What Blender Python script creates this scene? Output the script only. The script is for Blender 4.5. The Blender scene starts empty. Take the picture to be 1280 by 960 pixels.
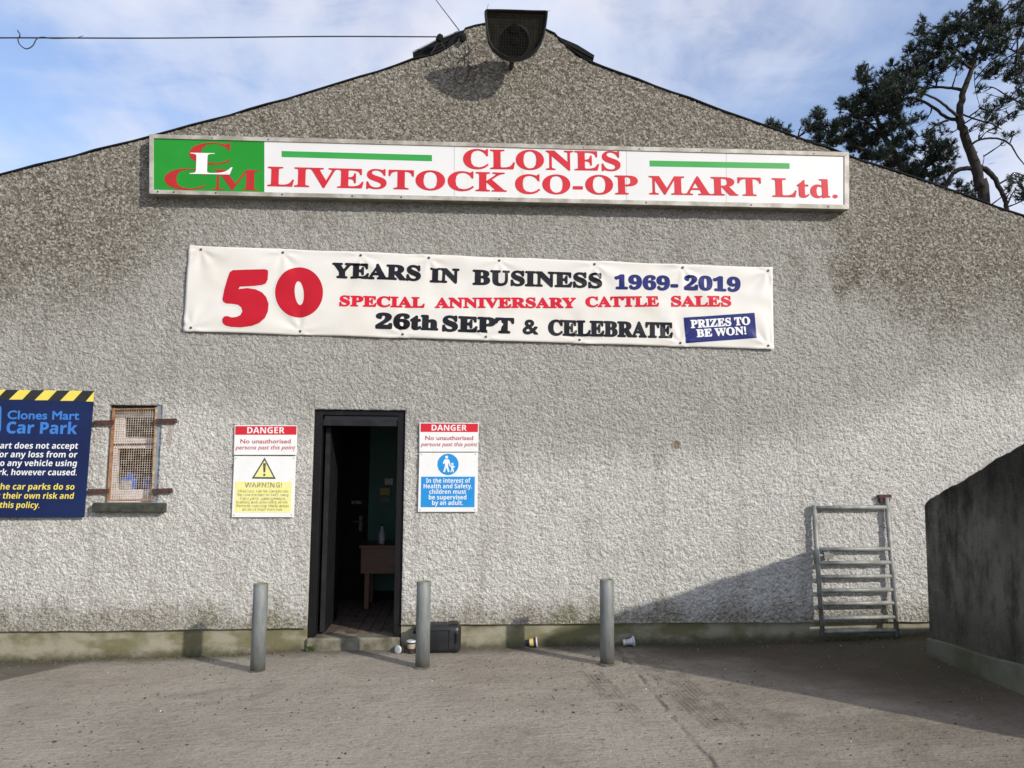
import bpy, bmesh, math, random
import numpy as np
from mathutils import Vector, Matrix
from mathutils.geometry import tessellate_polygon
random.seed(7)
sc = bpy.context.scene
COL = sc.collection
rad = math.radians

# ------------------------------------------------------------------ camera
F = 980.0; YAW = rad(3.8); PITCH = rad(6.1); ROLL = rad(.37); CAM = np.array([0, -7.163, 1.6])
_f = np.array([math.sin(YAW)*math.cos(PITCH), math.cos(YAW)*math.cos(PITCH), math.sin(PITCH)])
_r0 = np.array([math.cos(YAW), -math.sin(YAW), 0.]); _u0 = np.cross(_r0, _f)
_r = _r0*math.cos(ROLL)+_u0*math.sin(ROLL); _u = -_r0*math.sin(ROLL)+_u0*math.cos(ROLL)
cd = bpy.data.cameras.new('camera'); cam = bpy.data.objects.new('camera', cd); COL.objects.link(cam)
cd.sensor_fit = 'HORIZONTAL'; cd.sensor_width = 36; cd.lens = F/1280*36
cd.clip_start = .05; cd.clip_end = 3000
M = Matrix(((_r[0], _u[0], -_f[0], CAM[0]), (_r[1], _u[1], -_f[1], CAM[1]), (_r[2], _u[2], -_f[2], CAM[2]), (0, 0, 0, 1)))
cam.matrix_world = M
sc.camera = cam

def at(x, y, Y=0.):
    """survey point: where a sight line of the photograph meets the upright plane at depth Y"""
    d = _r*(x-640)/F-_u*(y-480)/F+_f
    return CAM+d*((Y-CAM[1])/d[1])
def atz(x, y, z=0.):
    d = _r*(x-640)/F-_u*(y-480)/F+_f
    return CAM+d*((z-CAM[2])/d[2])

# ------------------------------------------------------------------ nodes helper
class NT:
    def __init__(s, nt): s.nt = nt; s.n = nt.nodes; s.l = nt.links
    def put(s, sock, v):
        if v is None: return
        if isinstance(v, bpy.types.NodeSocket): s.l.new(v, sock)
        else: sock.default_value = v
    def new(s, t, ins=None, **kw):
        n = s.n.new('ShaderNode'+t)
        for k, v in kw.items(): setattr(n, k, v)
        for k, v in (ins or {}).items(): s.put(n.inputs[k], v)
        return n
    def math(s, op, a, b=0., c=0., clamp=False):
        n = s.n.new('ShaderNodeMath'); n.operation = op; n.use_clamp = clamp
        s.put(n.inputs[0], a); s.put(n.inputs[1], b); s.put(n.inputs[2], c); return n.outputs[0]
    def mix(s, f, a, b, bt='MIX'):
        n = s.n.new('ShaderNodeMix'); n.data_type = 'RGBA'; n.blend_type = bt
        s.put(n.inputs[0], f); s.put(n.inputs[6], c4(a)); s.put(n.inputs[7], c4(b)); return n.outputs[2]
    def noise(s, vec, scale, detail=4, rough=.5, dist=0.):
        return s.new('TexNoise', {'Vector': vec, 'Scale': scale, 'Detail': detail, 'Roughness': rough, 'Distortion': dist}).outputs[0]
    def step(s, v, lo, hi):
        n = s.new('MapRange', {0: v, 1: lo, 2: hi, 3: 0., 4: 1.}); n.interpolation_type = 'SMOOTHSTEP'; return n.outputs[0]
    def ramp(s, f, pts):
        n = s.n.new('ShaderNodeValToRGB'); s.put(n.inputs[0], f); e = n.color_ramp.elements
        while len(e) < len(pts): e.new(.5)
        for i, (p, c) in enumerate(pts): e[i].position = p; e[i].color = c4(c)
        return n.outputs[0]
    def bump(s, h, strength, dist, nrm=None):
        n = s.new('Bump', {'Strength': strength, 'Distance': dist, 'Height': h}); s.put(n.inputs['Normal'], nrm); return n.outputs[0]
    def scale(s, vec, v3):
        n = s.n.new('ShaderNodeVectorMath'); n.operation = 'MULTIPLY'; s.put(n.inputs[0], vec); n.inputs[1].default_value = v3; return n.outputs[0]
def c4(c):
    if isinstance(c, bpy.types.NodeSocket): return c
    if isinstance(c, (int, float)): return (c, c, c, 1)
    return tuple(c) if len(c) == 4 else tuple(c)+(1,)
def newmat(name):
    m = bpy.data.materials.new(name); m.use_nodes = True; N = NT(m.node_tree)
    b = N.n['Principled BSDF']; tc = N.new('TexCoord'); return m, N, b, tc.outputs['Object']

# ------------------------------------------------------------------ world and sun
SUN_AZ, SUN_EL = 133.2, 26.0
w = bpy.data.worlds.new('World'); sc.world = w; w.use_nodes = True
W = NT(w.node_tree); bg = W.n['Background']
sky = W.new('TexSky', sky_type='NISHITA'); sky.sun_disc = False
sky.sun_elevation = rad(SUN_EL); sky.sun_rotation = rad(SUN_AZ); sky.air_density = 1.25; sky.dust_density = .6; sky.ozone_density = 1.6
g = W.new('TexCoord').outputs['Generated']
sp = W.new('SeparateXYZ', {0: g})
den = W.math('ADD', W.math('MAXIMUM', sp.outputs[2], 0.), .22)
cv = W.new('CombineXYZ', {0: W.math('DIVIDE', sp.outputs[0], den), 1: W.math('DIVIDE', sp.outputs[1], den), 2: 0.})
n1 = W.noise(W.scale(cv.outputs[0], (1.0, .75, 1)), 1.5, 7, .55, .35)
n2 = W.noise(W.scale(cv.outputs[0], (.8, 1.5, 1)), 4.5, 6, .6, .8)
cm = W.math('ADD', W.math('MULTIPLY', n1, .8), W.math('MULTIPLY', n2, .25))
cmask = W.step(cm, .38, .60)
cloud = W.mix(W.step(n2, .35, .7), (9.3, 9.2, 9.9), (7.0, 7.8, 9.7))
skyc = W.mix(W.math('ADD', W.math('MULTIPLY', cmask, .78), .16), W.mix(1., sky.outputs[0], (1.40, 1.60, 2.0), 'MULTIPLY'), cloud)
W.l.new(skyc, bg.inputs[0]); bg.inputs[1].default_value = .1
sd = bpy.data.lights.new('sun', 'SUN'); so = bpy.data.objects.new('sun', sd); COL.objects.link(so)
sd.energy = 3.9; sd.angle = rad(.9); sd.color = (1, .945, .865)
sv = Vector((math.sin(rad(SUN_AZ))*math.cos(rad(SUN_EL)), math.cos(rad(SUN_AZ))*math.cos(rad(SUN_EL)), math.sin(rad(SUN_EL))))
so.rotation_euler = sv.to_track_quat('Z', 'Y').to_euler(); so.location = (8, -8, 8)
sc.view_settings.view_transform = 'Standard'; sc.view_settings.look = 'None'
sc.view_settings.exposure = 0.0; sc.view_settings.gamma = 1

# ------------------------------------------------------------------ materials
def pm(name, c1, c2=None, scale=8, rough=.7, bump=.0, bscale=60, metal=0, spec=.5, lo=.35, hi=.65, stretch=(1, 1, 1), bdist=.004):
    m, N, b, o = newmat(name)
    if c2 is None: c2 = tuple(x*.8 for x in c1)
    n = N.noise(N.scale(o, stretch), scale, 6, .6)
    N.put(b.inputs['Base Color'], N.mix(N.step(n, lo, hi), c1, c2))
    b.inputs['Roughness'].default_value = rough; b.inputs['Metallic'].default_value = metal
    b.inputs['Specular IOR Level'].default_value = spec
    if bump: N.put(b.inputs['Normal'], N.bump(N.noise(o, bscale, 5, .6), bump, bdist))
    return m

def mat_roughcast():
    m, N, b, o = newmat('roughcast_render')
    s = N.new('SeparateXYZ', {0: o}); x, z = s.outputs[0], s.outputs[2]
    big = N.noise(N.scale(o, (1, 1, .55)), .9, 5, .6)
    med = N.noise(N.scale(o, (1, 1, .6)), 2.6, 6, .62)
    # height of the pale, cleaner lower band rises to the right of the building
    zz = N.math('SUBTRACT', z, N.math('MULTIPLY', N.step(x, 2.4, 5.2), .75))
    zz = N.math('SUBTRACT', zz, N.math('MULTIPLY', N.step(x, .4, -3.0), .40))
    zz = N.math('ADD', zz, N.math('MULTIPLY', N.math('SUBTRACT', big, .5), .55))
    zz = N.math('ADD', zz, N.math('MULTIPLY', N.math('SUBTRACT', med, .5), .40))
    low = N.step(zz, 1.50, 2.0)
    shel = N.math('MULTIPLY', N.step(N.math('ABSOLUTE', N.math('SUBTRACT', N.math('ADD', x, N.math('MULTIPLY', N.math('SUBTRACT', med, .5), 1.2)), .45)), 3.5, 2.7), N.step(N.math('ADD', z, N.math('MULTIPLY', N.math('SUBTRACT', big, .5), .5)), 4.5, 4.1))
    side = N.step(N.math('ABSOLUTE', N.math('SUBTRACT', N.math('ADD', x, N.math('MULTIPLY', N.math('SUBTRACT', med, .5), 1.5)), .45)), 2.9, 3.9)
    zu = N.math('ADD', N.math('ADD', z, N.math('MULTIPLY', side, .55)), N.math('MULTIPLY', N.math('SUBTRACT', med, .5), 1.1))
    up = N.math('MULTIPLY', N.step(zu, 3.0, 4.1), N.math('SUBTRACT', 1., N.math('MULTIPLY', shel, .78)))
    col = N.mix(low, (.715, .695, .645), (.49, .475, .438))
    col = N.mix(up, col, (.275, .25, .205))
    # blotches of brown algae on the weathered part
    bl = N.math('MULTIPLY', N.step(med, .50, .68), N.math('ADD', .12, N.math('MULTIPLY', up, .55)))
    col = N.mix(bl, col, (.21, .175, .13))
    # vertical run-off streaks
    st = N.noise(N.scale(o, (5.5, 1, .35)), 1.3, 5, .6)
    col = N.mix(N.math('MULTIPLY', N.step(st, .50, .72), .26), col, (.25, .22, .175))
    col = N.mix(N.math('MULTIPLY', N.step(N.noise(o, 6.5, 6, .7), .48, .70), .28), col, (.27, .245, .20))
    # splash dirt just above the plinth
    sn = N.noise(N.scale(o, (1, 1, .6)), 3.4, 5, .65)
    zs = N.math('SUBTRACT', z, N.math('MULTIPLY', sn, .62))
    spl = N.math('SUBTRACT', 1., N.step(zs, -.10, .17))
    col = N.mix(N.math('MULTIPLY', spl, .62), col, (.20, .165, .10))
    gn = N.step(N.noise(o, 1.7, 3, .5), .52, .64)
    col = N.mix(N.math('MULTIPLY', N.math('MULTIPLY', spl, gn), .5), col, (.16, .17, .06))
    # dashing stones: light and dark grains, stronger high up where the cement has weathered
    v = N.new('TexVoronoi', {'Vector': o, 'Scale': 62.}); 
    cr = N.new('SeparateColor', {0: v.outputs['Color']}).outputs[0]
    fine = N.noise(o, 95., 3, .7)
    grain = N.math('ADD', N.math('MULTIPLY', cr, .6), N.math('MULTIPLY', fine, .4))
    amt = N.math('ADD', .24, N.math('MAXIMUM', N.math('MULTIPLY', up, .46), N.math('MULTIPLY', spl, .26)))
    dark = N.math('MULTIPLY', N.step(grain, .52, .24), amt)
    lite = N.math('MULTIPLY', N.step(grain, .54, .80), N.math('MULTIPLY', amt, .75))
    col = N.mix(dark, col, (.095, .08, .060)); col = N.mix(lite, col, (.66, .63, .56))
    pit = N.math('MULTIPLY', N.step(N.noise(o, 62., 3, .62, .25), .46, .31), .55)
    col = N.mix(pit, col, (.14, .125, .10))
    # rust spots where fixings bleed
    for px, py, rx, rz, a in RUST:
        p = at(px, py)
        d = N.math('ADD', N.math('POWER', N.math('DIVIDE', N.math('SUBTRACT', x, float(p[0])), rx), 2.), N.math('POWER', N.math('DIVIDE', N.math('SUBTRACT', z, float(p[2])), rz), 2.))
        d = N.math('ADD', d, N.math('MULTIPLY', N.math('SUBTRACT', fine, .5), 1.6))
        col = N.mix(N.math('MULTIPLY', N.step(d, 1.1, .1), a), col, (.20, .115, .055))
    N.put(b.inputs['Base Color'], col); b.inputs['Roughness'].default_value = .95; b.inputs['Specular IOR Level'].default_value = .15
    h = N.step(N.noise(o, 62., 3, .62, .25), .34, .66)
    h = N.math('ADD', h, N.math('MULTIPLY', N.noise(o, 150., 3, .65), .5))
    N.put(b.inputs['Normal'], N.bump(h, .9, .011))
    return m
RUST = [(845, 556, .05, .05, .75), (1109, 645, .04, .18, .6), (88, 596, .04, .04, .1), (212, 545, .03, .11, .35), (293, 660, .03, .04, .25), (120, 545, .03, .1, .2)]

def mat_plinth():
    m, N, b, o = newmat('plinth_concrete')
    s = N.new('SeparateXYZ', {0: o}); z = s.outputs[2]
    a = N.noise(N.scale(o, (1, 1, 2.)), 1.6, 6, .6); f = N.noise(o, 40, 5, .7)
    col = N.mix(N.step(a, .45, .6), (.33, .305, .225), (.165, .152, .078))
    col = N.mix(N.step(N.noise(o, 3.3, 4, .6), .5, .72), col, (.17, .16, .085))
    zn = N.math('ADD', z, N.math('MULTIPLY', N.math('SUBTRACT', N.noise(o, 9, 6, .7), .5), .16))
    gx = N.math('MULTIPLY', N.math('ADD', s.outputs[0], .3), .019)
    zn = N.math('SUBTRACT', zn, gx)
    col = N.mix(N.math('MULTIPLY', N.step(zn, .085, -.01), .85), col, (.055, .05, .028))
    col = N.mix(N.math('MULTIPLY', f, .3), col, (.12, .11, .07))
    N.put(b.inputs['Base Color'], col); b.inputs['Roughness'].default_value = .9; b.inputs['Specular IOR Level'].default_value = .2
    N.put(b.inputs['Normal'], N.bump(N.noise(o, 24, 6, .65), .6, .008)); return m

def mat_yard():
    m, N, b, o = newmat('yard_concrete')
    s = N.new('SeparateXYZ', {0: o}); x, y = s.outputs[0], s.outputs[1]
    big = N.noise(o, .75, 5, .6, .3); med = N.noise(o, 3.2, 6, .65); fine = N.noise(o, 55, 5, .7); mic = N.noise(o, 190, 3, .7)
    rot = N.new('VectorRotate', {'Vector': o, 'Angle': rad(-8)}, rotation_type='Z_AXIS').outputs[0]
    brush = N.noise(N.scale(rot, (1.2, 46, 1)), 1.5, 5, .6)
    col = N.mix(N.step(big, .38, .66), (.375, .335, .280), (.295, .260, .212))
    col = N.mix(N.math('MULTIPLY', N.step(med, .45, .75), .5), col, (.36, .325, .265))
    col = N.mix(N.math('MULTIPLY', N.step(N.noise(o, 1.9, 6, .7, .6), .54, .70), .45), col, (.145, .120, .088))
    col = N.mix(N.math('MULTIPLY', N.step(fine, .48, .66), .5), col, (.12, .102, .078))
    col = N.mix(N.math('MULTIPLY', N.step(N.noise(o, 17, 5, .7), .52, .68), .45), col, (.13, .112, .085))
    col = N.mix(N.math('MULTIPLY', N.step(mic, .5, .75), .35), col, (.42, .385, .32))
    col = N.mix(N.math('MULTIPLY', N.step(brush, .48, .66), .30), col, (.15, .13, .10))
    col = N.mix(N.math('MULTIPLY', N.step(N.math('ADD', x, N.math('MULTIPLY', N.math('SUBTRACT', big, .5), 2.)), .6, 3.2), .5), col, (.135, .112, .082))
    spk = N.new('TexVoronoi', {'Vector': o, 'Scale': 34.}).outputs['Distance']
    col = N.mix(N.math('MULTIPLY', N.step(N.math('ADD', spk, N.math('MULTIPLY', fine, .5)), .40, .22), .6), col, (.09, .074, .055))
    col = N.mix(N.math('MULTIPLY', N.step(N.noise(N.scale(rot, (1, 2.2, 1)), 1.3, 7, .72, .4), .52, .60), .28), col, (.39, .35, .29))
    # damp, dirty ground at wall foot and corner; return wall's shadow painted in too
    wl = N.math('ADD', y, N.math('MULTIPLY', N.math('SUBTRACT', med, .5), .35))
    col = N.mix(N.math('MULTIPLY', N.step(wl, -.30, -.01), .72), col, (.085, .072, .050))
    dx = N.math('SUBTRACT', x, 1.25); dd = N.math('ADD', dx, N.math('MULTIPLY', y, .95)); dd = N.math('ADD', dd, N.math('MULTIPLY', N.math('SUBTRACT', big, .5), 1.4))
    damp_shade = N.math('MULTIPLY', N.step(dd, -.35, .9), N.step(y, -3.2, -1.2))
    col = N.mix(N.math('MULTIPLY', damp_shade, .82), col, (.060, .046, .031))
    gm = N.math('MULTIPLY', N.math('MULTIPLY', N.step(x, 2.6, 3.9), N.step(y, -1.9, -.7)), N.step(med, .4, .55))
    col = N.mix(N.math('MULTIPLY', gm, .55), col, (.060, .062, .026))
    # darker wedge by the left foot of the wall
    # joint running out from the wall and the tread prints left beside it
    def line(p, q):
        dxy = (q[:2]-p[:2]); L = np.linalg.norm(dxy); nx, ny = -dxy[1]/L, dxy[0]/L
        u = N.math('ADD', N.math('MULTIPLY', x, float(nx)), N.math('ADD', N.math('MULTIPLY', y, float(ny)), float(-(nx*p[0]+ny*p[1]))))
        v = N.math('ADD', N.math('MULTIPLY', x, float(dxy[0]/L)), N.math('ADD', N.math('MULTIPLY', y, float(dxy[1]/L)), float(-(dxy[0]*p[0]+dxy[1]*p[1])/L)))
        return u, v, L
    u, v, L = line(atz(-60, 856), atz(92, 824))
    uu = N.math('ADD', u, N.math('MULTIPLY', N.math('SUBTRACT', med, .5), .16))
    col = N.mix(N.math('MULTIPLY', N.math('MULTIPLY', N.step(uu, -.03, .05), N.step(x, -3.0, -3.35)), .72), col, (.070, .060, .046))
    u, v, L = line(atz(772, 815), atz(893, 960))
    uw = N.math('ADD', u, N.math('MULTIPLY', N.math('SUBTRACT', N.noise(o, 5, 4, .6), .5), .07))
    jm = N.math('MULTIPLY', N.step(N.math('ABSOLUTE', uw), .035, .0), N.step(N.noise(o, 3.1, 3, .5), .30, .62))
    col = N.mix(N.math('MULTIPLY', jm, .32), col, (.06, .05, .036))
    for (p, q, wd) in ((atz(735, 838), atz(800, 905), .11), (atz(800, 815), atz(925, 925), .16)):
        u2, v2, L2 = line(p, q)
        inside = N.math('MULTIPLY', N.step(N.math('ABSOLUTE', u2), wd, wd-.03), N.math('MULTIPLY', N.step(v2, 0., .1), N.step(v2, L2, L2-.4)))
        rid = N.math('SINE', N.math('MULTIPLY', u2, 190.))
        tr = N.math('MULTIPLY', inside, N.math('ADD', .30, N.math('MULTIPLY', N.step(rid, -.7, .7), .32)))
        tr = N.math('MULTIPLY', tr, N.step(N.noise(o, 6, 4, .6), .36, .58))
        col = N.mix(tr, col, (.10, .088, .066))
    N.put(b.inputs['Base Color'], col); b.inputs['Roughness'].default_value = .92; b.inputs['Specular IOR Level'].default_value = .2
    h = N.math('ADD', N.math('MULTIPLY', fine, .6), N.math('ADD', N.math('MULTIPLY', brush, .9), N.math('MULTIPLY', jm, -2.)))
    h = N.math('ADD', h, N.math('MULTIPLY', med, 1.6))
    h = N.math('ADD', h, N.math('MULTIPLY', N.noise(o, 17, 5, .7), 1.5))
    N.put(b.inputs['Normal'], N.bump(h, .95, .014)); return m

def mat_retwall():
    m, N, b, o = newmat('stained_concrete')
    z = N.new('SeparateXYZ', {0: o}).outputs[2]
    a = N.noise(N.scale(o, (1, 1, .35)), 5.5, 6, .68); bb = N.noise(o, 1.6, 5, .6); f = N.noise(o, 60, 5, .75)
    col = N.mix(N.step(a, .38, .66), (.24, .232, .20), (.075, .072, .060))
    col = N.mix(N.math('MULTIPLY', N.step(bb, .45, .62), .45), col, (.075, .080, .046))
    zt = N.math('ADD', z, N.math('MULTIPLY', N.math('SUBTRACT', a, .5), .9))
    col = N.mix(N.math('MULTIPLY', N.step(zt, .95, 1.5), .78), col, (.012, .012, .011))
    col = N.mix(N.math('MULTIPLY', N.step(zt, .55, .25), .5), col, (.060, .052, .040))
    col = N.mix(N.math('MULTIPLY', N.step(f, .56, .72), .5), col, (.27, .265, .235))
    col = N.mix(N.math('MULTIPLY', N.step(f, .46, .30), .6), col, (.018, .017, .014))
    N.put(b.inputs['Base Color'], col); b.inputs['Roughness'].default_value = .93; b.inputs['Specular IOR Level'].default_value = .15
    N.put(b.inputs['Normal'], N.bump(N.math('ADD', N.math('MULTIPLY', f, 1.4), N.noise(o, 18, 5, .6)), 1., .022)); return m

def mat_bollard():
    m, N, b, o = newmat('galvanised_post')
    z = N.new('SeparateXYZ', {0: o}).outputs[2]
    n = N.noise(N.scale(o, (1, 1, .3)), 14, 6, .65); sc_ = N.noise(N.scale(o, (1, 1, .5)), 38, 5, .7)
    col = N.mix(N.step(n, .35, .65), (.255, .27, .262), (.17, .18, .172))
    col = N.mix(N.math('MULTIPLY', N.step(sc_, .60, .70), .55), col, (.40, .41, .39))
    col = N.mix(N.math('MULTIPLY', N.step(sc_, .36, .28), .5), col, (.10, .075, .05))
    zn = N.math('ADD', z, N.math('MULTIPLY', N.math('SUBTRACT', n, .5), .14))
    col = N.mix(N.math('MULTIPLY', N.step(zn, .10, .0), .75), col, (.10, .09, .055))
    col = N.mix(N.math('MULTIPLY', N.step(zn, .645, .675), .5), col, (.17, .17, .09))
    N.put(b.inputs['Base Color'], col); b.inputs['Roughness'].default_value = .6; b.inputs['Metallic'].default_value = .25; b.inputs['Specular IOR Level'].default_value = .35
    N.put(b.inputs['Normal'], N.bump(sc_, .25, .003)); return m
MT = {
 'bollard': mat_bollard(),
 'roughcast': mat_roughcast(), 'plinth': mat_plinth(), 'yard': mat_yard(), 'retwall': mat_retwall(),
 'retplinth': pm('mossy_plinth', (.135, .138, .105), (.048, .054, .020), 1.3, .9, .5, 30),
 'roof': pm('roof_sheet', (.10, .10, .10), (.05, .05, .05), 4, .8, .3, 30),
 'verge': pm('dark_verge', (.007, .007, .007), (.012, .012, .012), 6, .85, spec=.2),
 'capping': pm('ridge_cladding', (.007, .007, .009), (.004, .004, .005), 7, .7, .3, 40, spec=.2),
 'capedge': pm('ridge_cladding_edge', (.32, .34, .36), (.2, .2, .2), 9, .6),
 'blackpaint': pm('worn_black_paint', (.004, .004, .0045), (.012, .0115, .011), 14, .6, .4, 50, spec=.25, lo=.5, hi=.8, stretch=(1, 1, .3)),
 'blackwood': pm('black_wood', (.005, .005, .006), (.009, .009, .009), 9, .7, spec=.2),
 'greywood': pm('grey_wood', (.020, .021, .025), (.010, .010, .011), 9, .7, spec=.25),
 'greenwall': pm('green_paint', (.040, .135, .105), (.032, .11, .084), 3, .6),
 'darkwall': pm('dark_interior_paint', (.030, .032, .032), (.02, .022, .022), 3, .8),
 'brickfloor': pm('floor_brick', (.12, .085, .065), (.065, .05, .04), 11, .85, .4, 50),
 'step': pm('step_concrete', (.22, .195, .145), (.085, .08, .052), 6, .9, .9, 24, bdist=.01),
 'alu': pm('sign_frame_metal', (.50, .47, .41), (.30, .27, .22), 7, .5, .15, 30, metal=.15),
 'signside': pm('sign_box_metal', (.25, .245, .23), (.16, .15, .13), 5, .6),
 'acrylic': pm('white_sign_panel', (.74, .73, .71), (.70, .69, .665), 1.4, .35, lo=.3, hi=.8),
 'acrylic2': pm('stained_sign_panel', (.735, .725, .70), (.62, .575, .47), 2.0, .4, lo=.52, hi=.85, stretch=(4, 1, .4)),
 'green': pm('green_sign_panel', (.012, .25, .018), (.016, .275, .024), 2, .45, spec=.3),
 'greenbar': pm('green_stripe', (.022, .31, .045), (.03, .34, .05), 2, .4),
 'signred': pm('sign_red', (.56, .018, .030), (.60, .026, .038), 5, .45, spec=.3),
 'signred2': pm('sign_red_dark', (.42, .018, .016), (.46, .022, .02), 5, .45, spec=.3),
 'white': pm('white_print', (.80, .80, .79), (.76, .76, .75), 3, .45),
 'vinyl': pm('banner_vinyl', (.72, .69, .63), (.66, .615, .54), 2.2, .38, lo=.45, hi=.8),
 'vinylpatch': pm('banner_patch', (.80, .80, .79), (.76, .76, .75), 2.2, .34),
 'ghost': pm('old_print_ghost', (.66, .66, .60), (.62, .62, .56), 12, .4),
 'banblack': pm('banner_black', (.006, .006, .009), (.010, .010, .014), 6, .4, spec=.3),
 'banred': pm('banner_red', (.46, .004, .016), (.50, .006, .02), 4, .42, spec=.3),
 'banred2': pm('banner_bright_red', (.60, .005, .026), (.64, .008, .03), 4, .42, spec=.3),
 'bannavy': pm('banner_navy', (.008, .014, .13), (.010, .018, .15), 4, .4, spec=.3),
 'dgred': pm('danger_red', (.60, .010, .024), (.57, .012, .026), 8, .35),
 'dgtext': pm('danger_text_red', (.40, .030, .055), (.55, .16, .17), 60, .4),
 'dgwhite': pm('danger_white', (.80, .795, .78), (.765, .755, .725), 9, .35),
 'wyellow': pm('faded_yellow', (.78, .73, .24), (.80, .77, .36), 14, .4),
 'wblack': pm('faded_black', (.06, .06, .05), (.22, .21, .10), 60, .5, lo=.48, hi=.7),
 'wfade': pm('flaking_grey_print', (.20, .195, .10), (.62, .59, .24), 45, .5, lo=.44, hi=.60),
 'sblue': pm('safety_blue', (.008, .24, .60), (.012, .27, .64), 8, .35),
 'cpnavy': pm('car_park_navy', (.005, .013, .066), (.007, .018, .080), 3, .5, spec=.3),
 'cpblue': pm('car_park_light_blue', (.035, .17, .52), (.04, .19, .56), 8, .4),
 'cpyellow': pm('car_park_yellow', (.80, .66, .09), (.76, .62, .10), 8, .4),
 'cpblack': pm('car_park_black', (.014, .014, .014), (.02, .02, .02), 8, .4),
 'screw': pm('screw_metal', (.10, .10, .11), (.05, .05, .05), 40, .5, metal=.4),
 'galv': pm('galvanised_steel', (.235, .25, .245), (.17, .18, .175), 16, .55, .12, 60, metal=.35, stretch=(1, 1, .35)),
 'gategalv': pm('weathered_galvanised', (.31, .315, .30), (.19, .195, .165), 13, .6, .15, 60, metal=.3),
 'rust': pm('rusty_iron', (.085, .034, .024), (.045, .020, .016), 26, .85, .5, 90),
 'rustframe': pm('orange_rust_frame', (.25, .095, .04), (.36, .22, .12), 16, .8, .3, 90),
 'tanframe': pm('cream_rusty_frame', (.50, .40, .24), (.26, .12, .05), 18, .8, .3, 90),
 'wire': pm('cream_wire', (.60, .53, .44), (.34, .22, .14), 22, .6),
 'pinkwhite': pm('old_white_window_paint', (.80, .74, .71), (.72, .65, .61), 8, .6),
 'bluegrey': pm('blue_grey_paint', (.24, .29, .35), (.18, .21, .25), 8, .7, .2, 40),
 'sill': pm('dark_weathered_sill', (.055, .058, .042), (.025, .026, .02), 12, .9, .7, 30),
 'bluecan': pm('blue_plastic', (.04, .17, .58), (.03, .13, .48), 5, .4),
 'label': pm('pale_label', (.55, .55, .55), (.35, .30, .30), 30, .5),
 'blackplastic': pm('black_plastic', (.010, .011, .013), (.028, .028, .026), 7, .42, .2, 20, lo=.45, hi=.8),
 'spkhouse': pm('black_speaker_housing', (.012, .012, .012), (.02, .02, .018), 10, .5),
 'spkgrille': pm('dusty_speaker_mesh', (.030, .028, .019), (.018, .017, .012), 18, .8, .3, 120, spec=.2),
 'spkcone': pm('black_speaker_cone', (.004, .004, .004), (.008, .008, .007), 10, .8, spec=.15),
 'cable': pm('black_cable', (.020, .020, .022), (.03, .03, .03), 10, .6),
 'tablewood': pm('brown_table_wood', (.17, .085, .045), (.13, .065, .035), 8, .5, stretch=(1, 1, 5)),
 'cupnavy': pm('cup_navy', (.012, .012, .045), (.018, .018, .05), 10, .4),
 'cupyellow': pm('cup_yellow', (.70, .52, .16), (.74, .58, .22), 10, .4),
 'cupwhite': pm('cup_white', (.62, .64, .66), (.45, .46, .48), 18, .4),
 'cupblack': pm('cup_black', (.03, .026, .024), (.05, .04, .03), 18, .4),
 'cuptan': pm('cup_tan', (.42, .36, .25), (.32, .27, .18), 18, .5),
 'bark': pm('pine_bark', (.038, .029, .023), (.018, .014, .012), 6, .95, .6, 12, stretch=(1, 1, .4), bdist=.03),
 'needle': pm('pine_needles', (.018, .034, .017), (.034, .052, .022), .9, .6),
 'needle2': pm('dark_pine_needles', (.015, .030, .017), (.028, .046, .021), .9, .6),
 'weed': pm('weed_leaf', (.06, .10, .025), (.09, .12, .04), 30, .7),
 'moss': pm('dry_moss', (.10, .095, .035), (.05, .05, .022), 20, .95),
 'grit': pm('grit', (.20, .175, .14), (.07, .06, .045), 9, .9),
 'pale': pm('pale_scrap', (.70, .70, .68), (.5, .5, .48), 9, .6),
 'leafbit': pm('dead_leaf', (.055, .040, .025), (.03, .022, .015), 9, .9),
 'mist': pm('bottle_plastic', (.30, .32, .33), (.4, .42, .42), 10, .3),
 'notice': pm('yellow_notice', (.42, .33, .06), (.38, .3, .06), 10, .6),
 'brass': pm('door_metal', (.16, .16, .16), (.08, .08, .08), 30, .5, metal=.3),
 'glass': pm('dark_glass', (.010, .012, .012), (.014, .016, .016), 10, .12),
}

# ------------------------------------------------------------------ mesh helpers
def wloc(o):
    v = Vector((0, 0, 0))
    while o is not None: v = v+o.location; o = o.parent
    return v
def obj(name, shapes, mat, parent=None, smooth=False, bevel=0, recalc=True, subd=0, origin=None):
    if isinstance(shapes, tuple): shapes = [shapes]
    V = []; Fc = []
    for v, f in shapes:
        k = len(V); V += [tuple(float(c) for c in p) for p in v]; Fc += [tuple(i+k for i in q) for q in f]
    off = wloc(parent)
    loc = Vector((0, 0, 0))
    if origin is not None: loc = Vector(origin)-off; off = Vector(origin)
    V = [(a-off.x, b-off.y, c-off.z) for a, b, c in V]
    me = bpy.data.meshes.new(name); me.from_pydata(V, [], Fc)
    if recalc:
        bm = bmesh.new(); bm.from_mesh(me); bmesh.ops.recalc_face_normals(bm, faces=bm.faces); bm.to_mesh(me); bm.free()
    me.materials.append(MT[mat] if isinstance(mat, str) else mat)
    if smooth: me.shade_smooth()
    o = bpy.data.objects.new(name, me); COL.objects.link(o); o.parent = parent; o.location = loc
    if bevel:
        b = o.modifiers.new('bevel', 'BEVEL'); b.width = bevel; b.segments = 2; b.limit_method = 'ANGLE'
    if subd:
        b = o.modifiers.new('subd', 'SUBSURF'); b.levels = subd; b.render_levels = subd
    return o
def tag(o, label=None, cat=None, group=None, kind=None):
    if label: o['label'] = label
    if cat: o['category'] = cat
    if group: o['group'] = group
    if kind: o['kind'] = kind
    return o
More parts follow.
